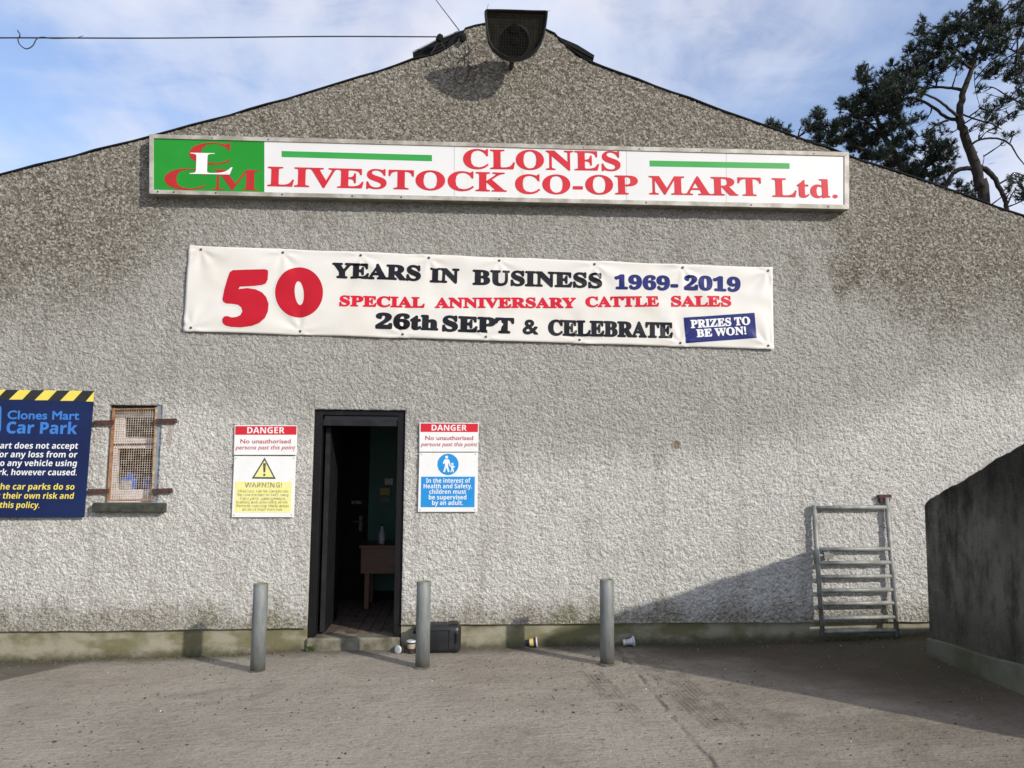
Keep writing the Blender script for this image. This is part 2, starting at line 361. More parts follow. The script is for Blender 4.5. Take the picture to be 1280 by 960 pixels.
def thing(name, label, cat, loc=(0, 0, 0), group=None):
    o = bpy.data.objects.new(name, None); COL.objects.link(o); o.location = [float(c) for c in loc]; o.empty_display_size = .2
    return tag(o, label, cat, group)
def box(x0, x1, y0, y1, z0, z1):
    return ([(x0, y0, z0), (x1, y0, z0), (x1, y1, z0), (x0, y1, z0), (x0, y0, z1), (x1, y0, z1), (x1, y1, z1), (x0, y1, z1)],
            [(0, 3, 2, 1), (4, 5, 6, 7), (0, 1, 5, 4), (1, 2, 6, 5), (2, 3, 7, 6), (3, 0, 4, 7)])
def prism(pts, y0, y1):
    """outline in the x-z plane given real thickness from y0 to y1"""
    n = len(pts); V = [(p[0], y0, p[1]) for p in pts]+[(p[0], y1, p[1]) for p in pts]
    T = tessellate_polygon([[Vector((p[0], p[1], 0)) for p in pts]])
    Fs = [tuple(t) for t in T]+[tuple(i+n for i in t[::-1]) for t in T]+[(i, (i+1) % n, (i+1) % n+n, i+n) for i in range(n)]
    return V, Fs
def xz(px, Y=0.): return [(at(a, b, Y)[0], at(a, b, Y)[2]) for a, b in px]
def ppx(px, Y, th): return prism(xz(px, Y), Y, Y+th)
def tube(pts, r, seg=8, caps=True):
    pts = [Vector([float(c) for c in p]) for p in pts]; n = len(pts)
    rs = r if isinstance(r, (list, tuple)) else [r]*n
    V = []; Fs = []; up = None
    for i, p in enumerate(pts):
        t = (pts[min(i+1, n-1)]-pts[max(i-1, 0)]).normalized()
        if up is None:
            a = Vector((0, 0, 1)) if abs(t.z) < .9 else Vector((1, 0, 0)); up = t.cross(a).normalized()
        else: up = (up-t*up.dot(t)).normalized()
        s = t.cross(up)
        for k in range(seg):
            q = 2*math.pi*k/seg; V.append(p+(up*math.cos(q)+s*math.sin(q))*rs[i])
    for i in range(n-1):
        for k in range(seg):
            Fs.append((i*seg+k, i*seg+(k+1) % seg, (i+1)*seg+(k+1) % seg, (i+1)*seg+k))
    if caps: Fs += [tuple(range(seg))[::-1], tuple(range((n-1)*seg, n*seg))]
    return V, Fs
def lathe(prof, org, axis, seg=20):
    axis = Vector(axis).normalized(); org = Vector([float(c) for c in org])
    a = Vector((0, 0, 1)) if abs(axis.z) < .9 else Vector((1, 0, 0)); e1 = axis.cross(a).normalized(); e2 = axis.cross(e1)
    V = []; Fs = []
    for r, h in prof:
        for k in range(seg):
            q = 2*math.pi*k/seg; V.append(org+axis*h+(e1*math.cos(q)+e2*math.sin(q))*max(r, 1e-4))
    for i in range(len(prof)-1):
        for k in range(seg): Fs.append((i*seg+k, i*seg+(k+1) % seg, (i+1)*seg+(k+1) % seg, (i+1)*seg+k))
    Fs += [tuple(range(seg))[::-1], tuple(range((len(prof)-1)*seg, len(prof)*seg))]
    return V, Fs
def spline(pts, k=8):
    P = [np.array([float(c) for c in p]) for p in pts]; P = [2*P[0]-P[1]]+P+[2*P[-1]-P[-2]]; out = []
    for i in range(1, len(P)-2):
        for j in range(k):
            t = j/k; a, b, c, d = P[i-1:i+3]
            out.append(.5*((2*b)+(c-a)*t+(2*a-5*b+4*c-d)*t*t+(-a+3*b-3*c+d)*t**3))
    return out+[P[-2]]
_perm = {}
def vnoise(X, Z, fx, fz, seed):
    rs = np.random.RandomState(seed); n = 1024
    G = rs.rand(n, n); a = X*fx+4096.3; b = Z*fz+4096.7
    i = np.floor(a).astype(int); j = np.floor(b).astype(int); u = a-i; v = b-j
    u = u*u*(3-2*u); v = v*v*(3-2*v); i %= n; j %= n; i1 = (i+1) % n; j1 = (j+1) % n
    return (G[i, j]*(1-u)+G[i1, j]*u)*(1-v)+(G[i, j1]*(1-u)+G[i1, j1]*u)*v
def gridmesh(name, P, keep, mat, parent=None, smooth=True):
    """P: (nx, nz, 3) array of points, keep: (nx-1, nz-1) mask of quads"""
    nx, nz = P.shape[:2]; idx = np.arange(nx*nz).reshape(nx, nz)
    q = np.stack([idx[:-1, :-1], idx[1:, :-1], idx[1:, 1:], idx[:-1, 1:]], -1)[keep].reshape(-1, 4)
    used, inv = np.unique(q, return_inverse=True); V = P.reshape(-1, 3)[used]; q = inv.reshape(-1, 4)
    if parent is not None: V = V-np.array(wloc(parent))
    me = bpy.data.meshes.new(name); me.vertices.add(len(V)); me.vertices.foreach_set('co', V.astype(np.float32).ravel())
    me.loops.add(q.size); me.loops.foreach_set('vertex_index', q.astype(np.int32).ravel())
    me.polygons.add(len(q)); me.polygons.foreach_set('loop_start', np.arange(0, q.size, 4, dtype=np.int32))
    me.update(calc_edges=True); me.validate(); me.materials.append(MT[mat])
    if smooth: me.shade_smooth()
    o = bpy.data.objects.new(name, me); COL.objects.link(o); o.parent = parent; return o

# ------------------------------------------------------------------ lettering
def glyphs(s, kind):
    B = {'serif': (0x1D400, 0x1D41A, 0x1D7CE), 'sans': (0x1D5D4, 0x1D5EE, 0x1D7EC), 'sansi': (0x1D63C, 0x1D656, 0x1D7EC)}.get(kind)
    if not B: return s
    out = ''
    for c in s:
        if 'A' <= c <= 'Z': c = chr(B[0]+ord(c)-65)
        elif 'a' <= c <= 'z': c = chr(B[1]+ord(c)-97)
        elif '0' <= c <= '9': c = chr(B[2]+ord(c)-48)
        out += c
    return out
_capH = {}
def raw_text(body, kind, res=3):
    c = bpy.data.curves.new('lettering', 'FONT'); c.body = glyphs(body, kind); c.resolution_u = res
    o = bpy.data.objects.new('lettering', c); COL.objects.link(o)
    dg = bpy.context.evaluated_depsgraph_get(); me = o.evaluated_get(dg).to_mesh()
    V = np.array([v.co[:2] for v in me.vertices]).reshape(-1, 2); Fs = [tuple(p.vertices) for p in me.polygons]
    o.evaluated_get(dg).to_mesh_clear(); bpy.data.objects.remove(o); bpy.data.curves.remove(c); return V, Fs
def lettering(parent, body, kind, bl, br, cap, Y, mat, dil=0., surf=None, shear=0., ndil=10, name='lettering'):
    """flat print: baseline from survey point bl to br, cap height in the same units"""
    if kind not in _capH: _capH[kind] = raw_text('H', kind)[0][:, 1].max()
    V, Fs = raw_text(body, kind)
    x0, x1 = V[:, 0].min(), V[:, 0].max()
    A = at(bl[0], bl[1], Y); B = at(br[0], br[1], Y); e = (B-A); L = np.linalg.norm(e); e /= L
    up = np.array([-e[2], 0, e[0]]); ch = abs(at(bl[0], bl[1]-cap, Y)[2]-A[2])
    U = (V[:, 0]-x0)/(x1-x0)*(L-2*dil)+dil; Vv = (V[:, 1]/_capH[kind])*(ch-2*dil)+dil
    U = U+shear*Vv
    out = []
    shifts = [(0, 0)]
    if dil: shifts += [(dil*math.cos(2*math.pi*k/ndil), dil*math.sin(2*math.pi*k/ndil)) for k in range(ndil)]
    for k, (du, dv) in enumerate(shifts):
        P = A[None]+(U+du)[:, None]*e[None]+(Vv+dv)[:, None]*up[None]
        P[:, 1] = Y-.00012*k
        if surf: P[:, 1] += surf(P[:, 0], P[:, 2])
        out.append((P.tolist(), Fs))
    return obj(name, out, mat, parent, recalc=False)

# ------------------------------------------------------------------ ground
gx_pts = [-400, -6, -3.9, -2.55, -1.3, .49, 3.27, 4.4, 8, 400]; gz_pts = [-.08, -.08, -.069, -.048, .0, .0, .054, .082, .09, .09]
def ground_z(x, y):
    x = np.asarray(x, float); y = np.asarray(y, float)
    g = np.interp(x, gx_pts, gz_pts)*np.exp(-(np.minimum(y, 0)/1.7)**2)
    g = g+.06*np.clip((x-3.6)/.8, 0, 1)*np.exp(-((y+1.6)/1.3)**2)
    return g
def frange(a, b, s): return list(np.arange(a, b, s))
gx = [-900, -300, -100, -40, -20, -12, -8]+frange(-6, 7.001, .03)+[9, 12, 20, 40, 100, 300, 900]
gy = [-900, -300, -100, -40, -20, -12, -8]+frange(-5.2, .12, .03)+[1, 3, 8, 20, 50, 120, 300, 900]
GX, GY = np.meshgrid(gx, gy, indexing='ij')
near = ((GX > -6.1) & (GX < 7.1) & (GY > -5.3) & (GY < .2)).astype(float)
GZ = ground_z(GX, GY)+near*(.012*(vnoise(GX, GY, 1.1, 1.1, 3)-.5)+.006*(vnoise(GX, GY, 4, 4, 4)-.5)+.0035*(vnoise(GX, GY, 15, 15, 5)-.5))
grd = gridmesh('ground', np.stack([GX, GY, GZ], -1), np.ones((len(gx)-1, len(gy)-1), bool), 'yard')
tag(grd, kind='structure')

# ------------------------------------------------------------------ the mart building
bld = thing('mart_building', 'wide gabled livestock mart hall with grey roughcast wall and a dark open doorway', 'building', (0, 0, 0))
top_px = [(0, 220), (187, 172.5), (265, 151.5), (328, 134), (400, 113), (490, 85.3), (517.5, 75.6), (536, 71), (547, 67.6), (559, 61.5), (570, 52.7), (581.6, 37.5), (593, 34), (606, 31.5), (645, 30), (675, 36), (683, 39), (693.6, 43.8), (700, 51.8), (709.5, 60), (723, 71.7), (736, 78), (760, 87.6), (940, 153), (998, 173.5), (1036, 186.6), (1062, 197), (1173, 233), (1231.5, 255), (1280, 271.5)]
TOP = np.array(xz(top_px)); sl = (TOP[1]-TOP[0]); sr = (TOP[-1]-TOP[-4])
EL, ER = -8.3, 9.3
TOP = np.vstack([[EL, TOP[0, 1]+sl[1]/sl[0]*(EL-TOP[0, 0])], TOP, [ER, TOP[-1, 1]+sr[1]/sr[0]*(ER-TOP[-1, 0])]])
def topz(x): return np.interp(x, TOP[:, 0], TOP[:, 1])
PL = np.array(xz([(0, 789), (150, 788), (381, 784.5), (502, 780.5), (620, 780), (860, 778), (1155, 777)]))
def plz(x): return np.interp(x, PL[:, 0], PL[:, 1])
DX0, DX1, DZ0, DZ1 = -1.31, -.492, .11, 2.113
wa = xz([(138, 506), (203, 506), (196.5, 628), (130, 628)])
WX0, WX1, WZ0, WZ1 = -3.10, float((wa[1][0]+wa[2][0])/2), float(wa[3][1]), float(wa[0][1])
G = .0092
def lines(a, b, snaps, s=G):
    L = np.arange(a, b, s); 
    for q in snaps: L[np.argmin(abs(L-q))] = q
    return L
xs = np.concatenate([np.arange(EL, -5.3, .12), lines(-5.3, 5.9, (DX0, DX1, WX0, WX1)), np.arange(5.9, ER+.01, .12)])
zf = lines(.26, 6.0, (DZ1, WZ0, WZ1))
zs_ = np.concatenate([[0., .25, .5, .75], np.arange(5)*0+np.linspace(1, 1, 5)])[:4]
X, Z = np.meshgrid(xs, zf, indexing='ij')
# rows below z = .26 stretch down to the plinth line
low = np.linspace(0, 1, 7)[:-1]
base = plz(xs)+.006*(vnoise(xs, xs*0, 9, 1, 21)-.5)
lowZ = base[:, None]+(.26-base)[:, None]*low[None]
X = np.concatenate([np.repeat(xs[:, None], 6, 1), X], 1); Z = np.concatenate([lowZ, Z], 1)
tz = topz(xs)[:, None]; Zc = np.minimum(Z, tz)
h = .50*vnoise(X+Z*.45, Z-X*.25, 70, 62, 11)+.34*vnoise(X-Z*.2, Z, 56, 60, 12)+.22*vnoise(X, Z, 24, 26, 15)
h = np.clip((h-.30)/.36, 0, 1); h = h*h*(3-2*h)
disp = .002+.0105*h+.020*(vnoise(X, Z, 1.2, 1.2, 14)-.5)*0
edge = np.ones_like(X)
def flat(mask): edge[mask] = 0
e6 = 1e-6
flat((abs(X-DX0) < e6) & (Zc <= DZ1+e6)); flat((abs(X-DX1) < e6) & (Zc <= DZ1+e6)); flat((abs(Zc-DZ1) < e6) & (X >= DX0-e6) & (X <= DX1+e6))
for q in (WX0, WX1): flat((abs(X-q) < e6) & (Zc >= WZ0-e6) & (Zc <= WZ1+e6))
for q in (WZ0, WZ1): flat((abs(Zc-q) < e6) & (X >= WX0-e6) & (X <= WX1+e6))
edge[Z >= tz] = 0
Yv = -disp*edge
Yv[:, 0] = -.012; Yv[:, 1] = np.minimum(Yv[:, 1], -.012)
cx = (X[:-1, :-1]+X[1:, 1:])/2; cz = (Zc[:-1, :-1]+Zc[1:, 1:])/2
keep = (Z[:-1, :-1] < tz[:-1])
keep &= ~((cx > DX0) & (cx < DX1) & (cz < DZ1)); keep &= ~((cx > WX0) & (cx < WX1) & (cz > WZ0) & (cz < WZ1))
wall = gridmesh('wall', np.stack([X, Yv, Zc], -1), keep, 'roughcast', bld)
# inner leaf of the wall, its openings' reveals, and the closed shell behind
T = .26
sh = []
sh += [box(DX0-.16, DX0, .004, T, .212, DZ1+.1), box(DX1, DX1+.16, .004, T, .212, DZ1+.1), box(DX0, DX1, .004, T, DZ1, DZ1+.16)]
sh += [box(WX0-.12, WX0, .004, T, WZ0-.1, WZ1+.1), box(WX1, WX1+.12, .004, T, WZ0-.1, WZ1+.1), box(WX0, WX1, .004, T, WZ1, WZ1+.12), box(WX0, WX1, .004, T, WZ0-.12, WZ0)]
for s_ in sh: obj('reveal', s_, 'roughcast', bld)
def inner(x0, x1, z0, z1f):
    mid = [(float(p[0]), float(p[1])-.03) for p in TOP if x0 < p[0] < x1]
    return prism([(x0, z0), (x1, z0), (x1, topz(x1)-.03)]+mid[::-1]+[(x0, topz(x0)-.03)], .03, .20)
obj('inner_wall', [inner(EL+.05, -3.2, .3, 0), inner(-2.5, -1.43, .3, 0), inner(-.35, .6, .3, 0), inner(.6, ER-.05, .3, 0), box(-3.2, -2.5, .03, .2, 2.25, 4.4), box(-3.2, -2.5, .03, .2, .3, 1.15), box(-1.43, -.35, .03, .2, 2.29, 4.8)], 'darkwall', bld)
obj('side_wall', [box(EL, EL+.2, .03, 18, -.2, topz(EL)-.05)], 'plinth', bld); obj('side_wall', [box(ER-.2, ER, .03, 18, -.2, topz(ER)-.05)], 'plinth', bld)
obj('back_wall', [prism([(EL, -.2), (ER, -.2), (ER, topz(ER)-.05), (.5, 5.6), (EL, topz(EL)-.05)], 18, 18.2)], 'plinth', bld)
for x0, x1 in ((EL, DX0), (DX1, ER)):
    n = 60; xx = np.linspace(x0, x1, n); V = []; Fs = []
    for q in xx: 
        zt = float(plz(q))+.012; zb = -.35
        V += [(q, .024, zb), (q, .020, zt), (q, .25, zt), (q, .25, zb)]
    for i in range(n-1):
        for k in range(4): Fs.append((i*4+k, i*4+(k+1) % 4, i*4+4+(k+1) % 4, i*4+4+k))
    Fs += [(0, 1, 2, 3), (4*n-1, 4*n-2, 4*n-3, 4*n-4)]
    obj('plinth', (V, Fs), 'plinth', bld)
# roof sheets and verge strip on each slope, raised ridge ventilators
iL = [i for i, p in enumerate(TOP) if p[0] <= xz([(560, 60)])[0][0]]; iR = [i for i, p in enumerate(TOP) if p[0] >= xz([(709, 60)])[0][0]]
for ids in (iL, iR):
    pts0 = [tuple(TOP[i]) for i in ids]; qx = np.arange(pts0[0][0], pts0[-1][0], .17); pts = [(float(q), float(topz(q))+.004*math.sin(q*9.1)+.003*math.sin(q*23.7)) for q in qx]+[pts0[-1]]
    obj('roof', prism([(a, b-.03) for a, b in pts]+[(a, b+.006) for a, b in pts[::-1]], .205, 18.4), 'roof', bld)
    obj('verge', prism([(a, b+.002) for a, b in pts]+[(a, b+.016) for a, b in pts[::-1]], -.020, .21), 'verge', bld)
hump = [tuple(TOP[i]) for i in range(max(iL), min(iR)+1)]
obj('verge', prism([(a, b+.002) for a, b in hump]+[(a, b+.016) for a, b in hump[::-1]], -.018, .2), 'verge', bld)
rvl = obj('ridge_vent', [ppx([(516.3, 65), (545, 50.3), (556, 46), (574, 39), (590, 34.5), (600, 60), (560, 80), (517.5, 80)], .05, 6)], 'capping', bld)
obj('cladding_edge', [ppx([(515.5, 64.3), (545, 49.3), (556, 45), (574, 37.6), (574, 39.2), (556, 46.6), (545, 50.9), (516, 66)], .03, 6)], 'capedge', rvl)
obj('cladding_rib', [ppx([(518, 68.5), (560, 50), (560, 51.2), (518, 69.7)], .04, .02), ppx([(518, 73), (560, 55), (560, 56), (518, 74)], .04, .02)], 'verge', rvl)
rvr = obj('ridge_vent', [ppx([(681, 39), (691, 41), (701, 47), (722, 56), (743, 69), (741, 79), (738, 84), (700, 66)], .05, 6)], 'capping', bld)
obj('cladding_rib', [ppx([(705, 52), (742, 72), (741.7, 73), (705, 53.5)], .04, .02), ppx([(708, 57.5), (741, 75.5), (741, 76.5), (708, 58.7)], .04, .02)], 'verge', rvr)
obj('ridge_sheet', [ppx([(574, 40), (606, 34), (645, 32.5), (683, 41), (690, 60), (570, 60)], .22, 18)], 'roof', bld)
# doorway: frame, transom, open leaf, step
fr = obj('door_frame', [box(DX0+.004, DX0+.070, .02, .13, .112, DZ1-.002), box(DX1-.070, DX1-.004, .02, .13, .112, DZ1-.002), box(DX0+.071, DX1-.071, .02, .13, DZ1-.05, DZ1-.002)], 'blackpaint', bld, bevel=.004)
tzz = at(450, 529, .05)[2]
obj('transom', [box(DX0+.071, DX1-.071, .035, .12, tzz-.026, tzz+.03)], 'greywood', fr, bevel=.003)
obj('fanlight_pane', [box(DX0+.072, DX1-.072, .085, .09, tzz+.032, DZ1-.052)], 'glass', fr)
lf = obj('door', [box(DX0+.088, DX0+.132, .135, .86, .125, tzz-.03)], 'blackwood', bld, bevel=.003)
obj('door_edge', [box(DX0+.0885, DX0+.1315, .129, .134, .13, tzz-.035)], 'greywood', lf)
dp = obj('doorstep', [box(DX0+.001, DX1-.001, -.012, .27, -.2, .105)], 'step', bld, bevel=.012)
# brick-laid lobby floor
bk = []; rnd = random.Random(3)
for i in range(26):
    for j in range(12):
        x0 = -1.95+i*.105; y0 = .275+j*.215-(i % 2)*.1; zt = .108+rnd.uniform(-.003, .003)
        bk.append(box(x0, x0+.098, y0, y0+.205, .07, zt))
fl = obj('floor', [box(-2, .75, .27, 3, .0, .085)], 'brickfloor', bld)
tag(obj('floor_bricks', bk, 'brickfloor', fl, bevel=0), kind='stuff')
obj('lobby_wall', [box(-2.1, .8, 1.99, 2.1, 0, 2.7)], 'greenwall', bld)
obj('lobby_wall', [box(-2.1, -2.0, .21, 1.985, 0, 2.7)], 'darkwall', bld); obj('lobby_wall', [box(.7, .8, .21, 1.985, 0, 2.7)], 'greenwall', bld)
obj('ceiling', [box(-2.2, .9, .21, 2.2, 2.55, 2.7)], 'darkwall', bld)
bx0 = at(300, 600, 1.96)[0]; bx1 = at(461, 600, 1.96)[0]
idr = obj('lobby_door', [box(bx0, bx1, 1.93, 1.985, .12, 2.2)], 'blackwood', bld, bevel=.004)
p = at(451, 655, 1.92)
obj('handle', [box(p[0]-.02, p[0]+.015, 1.915, 1.928, p[2]-.08, p[2]+.09), tube([(p[0], 1.915, p[2]+.03), (p[0], 1.87, p[2]+.03), (p[0]-.09, 1.87, p[2]+.03)], .008)], 'brass', idr)
p = at(446, 628, 1.92); obj('bolt_plate', [box(p[0]-.06, p[0]+.06, 1.918, 1.928, p[2]-.018, p[2]+.018)], 'brass', idr)
obj('skirting', [box(bx1+.002, .69, 1.965, 1.988, .11, .21)], 'blackwood', bld)
# window: opening, painted frame, panes; dark store room behind
y0 = .10
q = xz([(143, 512), (198, 511), (192, 626), (134, 627)], y0)
win = obj('window', [ppx([(141, 510), (204, 508), (204, 522), (156, 522), (156, 547), (204, 547), (204, 561), (147, 561), (146, 612), (204, 611), (204, 628), (132, 629)], y0, .045), ppx([(192.5, 521), (204, 521), (204, 612), (190, 612), (190.7, 561), (192.5, 547)], y0+.001, .044)], 'pinkwhite', bld, bevel=.003)
obj('glazing_bar', [ppx([(139, 554.5), (204, 553.5), (204, 555.5), (139, 556.5)], y0-.006, .008)], 'sill', win)
obj('pane', [ppx([(156.5, 521), (193, 521), (193, 548), (156, 548)], y0+.03, .004)], 'glass', win)
obj('window_jamb', [box(WX1-.048, WX1-.002, .006, .095, WZ0, WZ1)], 'bluegrey', win)
obj('lintel_board', [box(WX0+.003, WX1-.055, .045, .097, WZ1-.05, WZ1-.004)], 'sill', win)
obj('store_wall', [box(-3.6, -2.1, 1.0, 1.1, .9, 2.5), box(-3.7, -3.6, .21, 1.1, .9, 2.5), box(-3.7, -2.1, .21, 1.1, 2.4, 2.5)], 'darkwall', bld)
obj('store_shelf', [box(-3.58, -2.12, .21, .55, 1.28, 1.32)], 'greywood', bld)
s0 = at(115, 628, -.07); s1 = at(205, 641, -.07)
obj('window_sill', [box(s0[0], s1[0], -.075, .10, s1[2], s0[2]-.004)], 'sill', bld, bevel=.012)

# ------------------------------------------------------------------ things inside the building openings
def jug(name, px0, px1, pyb, pyt, Y, label):
    a = at(px0, pyb, Y); b = at(px1, pyt, Y); z0 = 1.321; hgt = b[2]-a[2]; w_ = b[0]-a[0]; cx_ = (a[0]+b[0])/2
    t = thing(name, label, 'container', (cx_, Y, z0), 'blue containers behind the barred window')
    obj('body', box(a[0], b[0], Y-w_*.35, Y+w_*.35, z0, z0+hgt*.8), 'bluecan', t, bevel=.02, smooth=True)
    obj('neck', lathe([(.035, 0), (.035, .03), (.028, .03), (.028, .05)], (cx_-.01, Y, z0+hgt*.78), (0, 0, 1), 14), 'bluecan', t)
    obj('handle', tube([(cx_+.03, Y, z0+hgt*.78), (cx_+.03, Y, z0+hgt*.98), (b[0]-.015, Y, z0+hgt*.95), (b[0]-.015, Y, z0+hgt*.78)], .009), 'bluecan', t)
    return t, a, b
t, a, b = jug('jerrycan', 150, 176, 612, 583, .26, 'larger blue plastic can with pale label behind the barred window')
obj('label', box(a[0]+.02, a[0]+.125, .26-(b[0]-a[0])*.35-.003, .26-(b[0]-a[0])*.35-.0005, 1.34, 1.46), 'label', t)
jug('jerrycan', 178, 194, 612, 588, .29, 'smaller blue plastic can, right of the labelled one behind the bars')
tb = thing('table', 'brown wooden table in the dark lobby against the green wall', 'table', (-.62, 1.6, .11))
ta = at(449, 682, 1.35); tz_ = ta[2]
obj('tabletop', box(ta[0], ta[0]+.95, 1.35, 1.9, tz_-.03, tz_), 'tablewood', tb, bevel=.004)
az = at(450, 717, 1.36)[2]
obj('apron', box(ta[0]+.02, ta[0]+.93, 1.365, 1.385, az, tz_-.031), 'tablewood', tb)
for xx in (.06, .87):
    for yy in (1.39, 1.82): obj('leg', box(ta[0]+xx, ta[0]+xx+.05, yy, yy+.05, .108, tz_-.031), 'tablewood', tb, bevel=.003)
pb = at(477, 682, 1.55)
tbo = thing('bottle', 'clear bottle with dark cap standing on the lobby table', 'bottle', (pb[0], 1.55, tz_))
obj('body', lathe([(.034, 0), (.036, .01), (.036, .11), (.014, .17), (.013, .19)], (pb[0], 1.55, tz_), (0, 0, 1), 14), 'mist', tbo, smooth=True)
obj('cap', lathe([(.016, .19), (.016, .215)], (pb[0], 1.55, tz_), (0, 0, 1), 12), 'cupblack', tbo)
obj('label', lathe([(.0365, .04), (.0365, .09)], (pb[0], 1.55, tz_), (0, 0, 1), 14), 'label', tbo)
def sheet(px, Y, mat, name, label, cat):
    o = obj(name, ppx(px, Y, .003), mat, None, origin=at(px[0][0], px[0][1], Y)); tag(o, label, cat); return o
sheet([(475, 610), (487, 610), (487, 619), (475, 619)], 1.98, 'notice', 'notice', 'yellow notice on the green lobby wall above the bottle', 'notice')
sheet([(481, 598), (491, 598), (491, 606), (481, 606)], 1.98, 'label', 'notice', 'small pale notice high on the green lobby wall', 'notice')
sheet([(475, 622), (487, 622), (487, 627), (475, 627)], 1.98, 'cupblack', 'notice', 'small black plate under the yellow notice in the lobby', 'notice')

# ------------------------------------------------------------------ window guard
gy_ = -.004
wg = thing('window_guard', 'rusty mesh guard strapped over the small window beside the blue board', 'window guard', at(165, 627, gy_))
def bar(x0, y0_, x1, y1, w_, Y, th, n='bar'):
    a = np.array([x1-x0, y1-y0_], float); L = np.linalg.norm(a); a /= L; nx, ny = -a[1]*w_/2, a[0]*w_/2
    return ppx([(x0+nx, y0_+ny), (x1+nx, y1+ny), (x1-nx, y1-ny), (x0-nx, y0_-ny)], Y, th)
obj('frame', [bar(142.2, 510, 135, 626, 3.0, gy_, .02)], 'rustframe', wg)
obj('frame', [bar(195.5, 509, 190, 626, 2.6, gy_, .02)], 'tanframe', wg)
obj('frame', [bar(143, 511.5, 196, 510.5, 1.4, gy_+.002, .015)], 'rustframe', wg); obj('frame', [bar(136, 625.5, 190, 625, 1.6, gy_+.002, .015)], 'rustframe', wg)
wires = []
for i in range(18):
    f = (i+.7)/18.4; wires.append(tube([at(142+54*f, 511, .012), at(135+54*f, 626, .012)], .0021, 4))
for i in range(38):
    f = (i+.5)/38; a_ = (142-7*f, 511+115*f); wires.append(tube([at(a_[0], a_[1], .016), at(a_[0]+54, a_[1]-.6, .016)], .0021, 4))
tag(obj('wire_mesh', wires, 'wire', wg), kind='stuff')
for (x0, ya, x1, yb) in ((116.5, 528.5, 142, 528), (194, 526.5, 221, 526), (109, 614.5, 135.5, 614), (190, 614, 215.5, 613.2)):
    st = obj('strap', [bar(x0, ya, x1, yb, 6.0, -.036, .012)], 'rust', wg, bevel=.003)
    ex = x1-3 if x0 > 150 else x0+3
    p = at(ex, ya-.2, -.037); obj('bolt', lathe([(.009, 0), (.007, .007)], p, (0, -1, 0), 10), 'screw' if x0 > 150 else 'rust', st)

# ------------------------------------------------------------------ signs
def screws(parent, pts, Y, r=.007, mat='screw'):
    for x, y in pts: obj('screw', lathe([(r, 0), (r*.7, .004)], at(x, y, Y), (0, -1, 0), 8), mat, parent)
SY = -.125
sg = thing('fascia_sign', 'long white sign box reading CLONES LIVESTOCK CO-OP MART Ltd. below the gable peak', 'sign', at(625, 250, -.06))
outer = [(186.5, 167.5), (1061.5, 190), (1061.5, 261.5), (186.5, 242)]
def lerp_sign(f, top): # point on the top or bottom edge
    a, b = (outer[0], outer[1]) if top else (outer[3], outer[2]); return (a[0]+(b[0]-a[0])*f, a[1]+(b[1]-a[1])*f)
obj('sign_box', ppx(outer, SY+.012, .13), 'signside', sg, bevel=.003)
fw = 5.0
inn = [(191.8, 172.5), (1055.5, 194.8), (1055.5, 256), (191.8, 237.4)]
obj('frame_strip', ppx([outer[0], outer[1], (1055.5, 195.0), (191.8, 172.8)], SY-.006, .018), 'alu', sg, bevel=.002)
obj('frame_strip', ppx([outer[3], outer[2], (1055.5, 255.8), (191.8, 237.0)][::-1], SY-.0065, .018), 'alu', sg, bevel=.002)
obj('frame_strip', ppx([outer[0], (191.8, 172.8), (191.8, 237.0), outer[3]], SY-.0055, .018), 'alu', sg, bevel=.002)
obj('frame_strip', ppx([(1055.5, 195), outer[1], outer[2], (1055.5, 255.8)], SY-.0055, .018), 'alu', sg, bevel=.002)
def sy(x, top): f = (x-191.8)/(1055.5-191.8); return (172.5+22.3*f) if top else (237.3+18.7*f)
seams = [192, 330.4, 568, 783, 908, 1055.3]
for i in range(5):
    a_, b_ = seams[i], seams[i+1]-.35
    obj('panel', ppx([(a_, sy(a_, 1)), (b_, sy(b_, 1)), (b_, sy(b_, 0)), (a_, sy(a_, 0))], SY+.004, .006), ['green', 'acrylic', 'acrylic2', 'acrylic', 'acrylic'][i], sg)
PY = SY+.003
obj('stripe', ppx([(352, 188.7), (540, 193.8), (540, 201.5), (352, 196.2)], PY, .0008), 'greenbar', sg)
obj('stripe', ppx([(812, 200.6), (987, 204), (987, 211), (812, 208)], PY, .0008), 'greenbar', sg)
for body, bl, br, cap in (('CLONES', (579, 210.8), (776, 213.6), 24.5), ('LIVESTOCK', (334, 232.6), (633.5, 239.8), 24.5), ('CO-OP', (644, 242), (798, 243.2), 24), ('MART', (811.5, 243), (952, 245), 23.2), ('Ltd.', (965.5, 246), (1047.5, 247.6), 23.5)):
    lettering(sg, body, 'serif', bl, br, cap, PY-.001, 'signred', dil=.0035)
lettering(sg, 'C', 'serif', (236, 205), (288.5, 205.6), 26.5, PY-.001, 'signred2')
lettering(sg, 'C', 'serif', (205, 236.5), (257.8, 237.2), 26, PY-.001, 'signred2')
lettering(sg, 'M', 'serif', (264.5, 237), (323, 238), 25.5, PY-.0012, 'signred2')
lettering(sg, 'L', 'serif', (237, 217.3), (290.5, 218.2), 26.5, PY-.0025, 'white')
screws(sg, [lerp_sign(f, 1)[0:1]+(lerp_sign(f, 1)[1]+3,) for f in (.09, .17, .33, .47, .62, .70, .79, .95)], SY-.0065)
screws(sg, [lerp_sign(f, 0)[0:1]+(lerp_sign(f, 0)[1]-2.6,) for f in (.012, .035, .095, .19, .29, .36, .50, .71, .86, .97)], SY-.0065, .009)

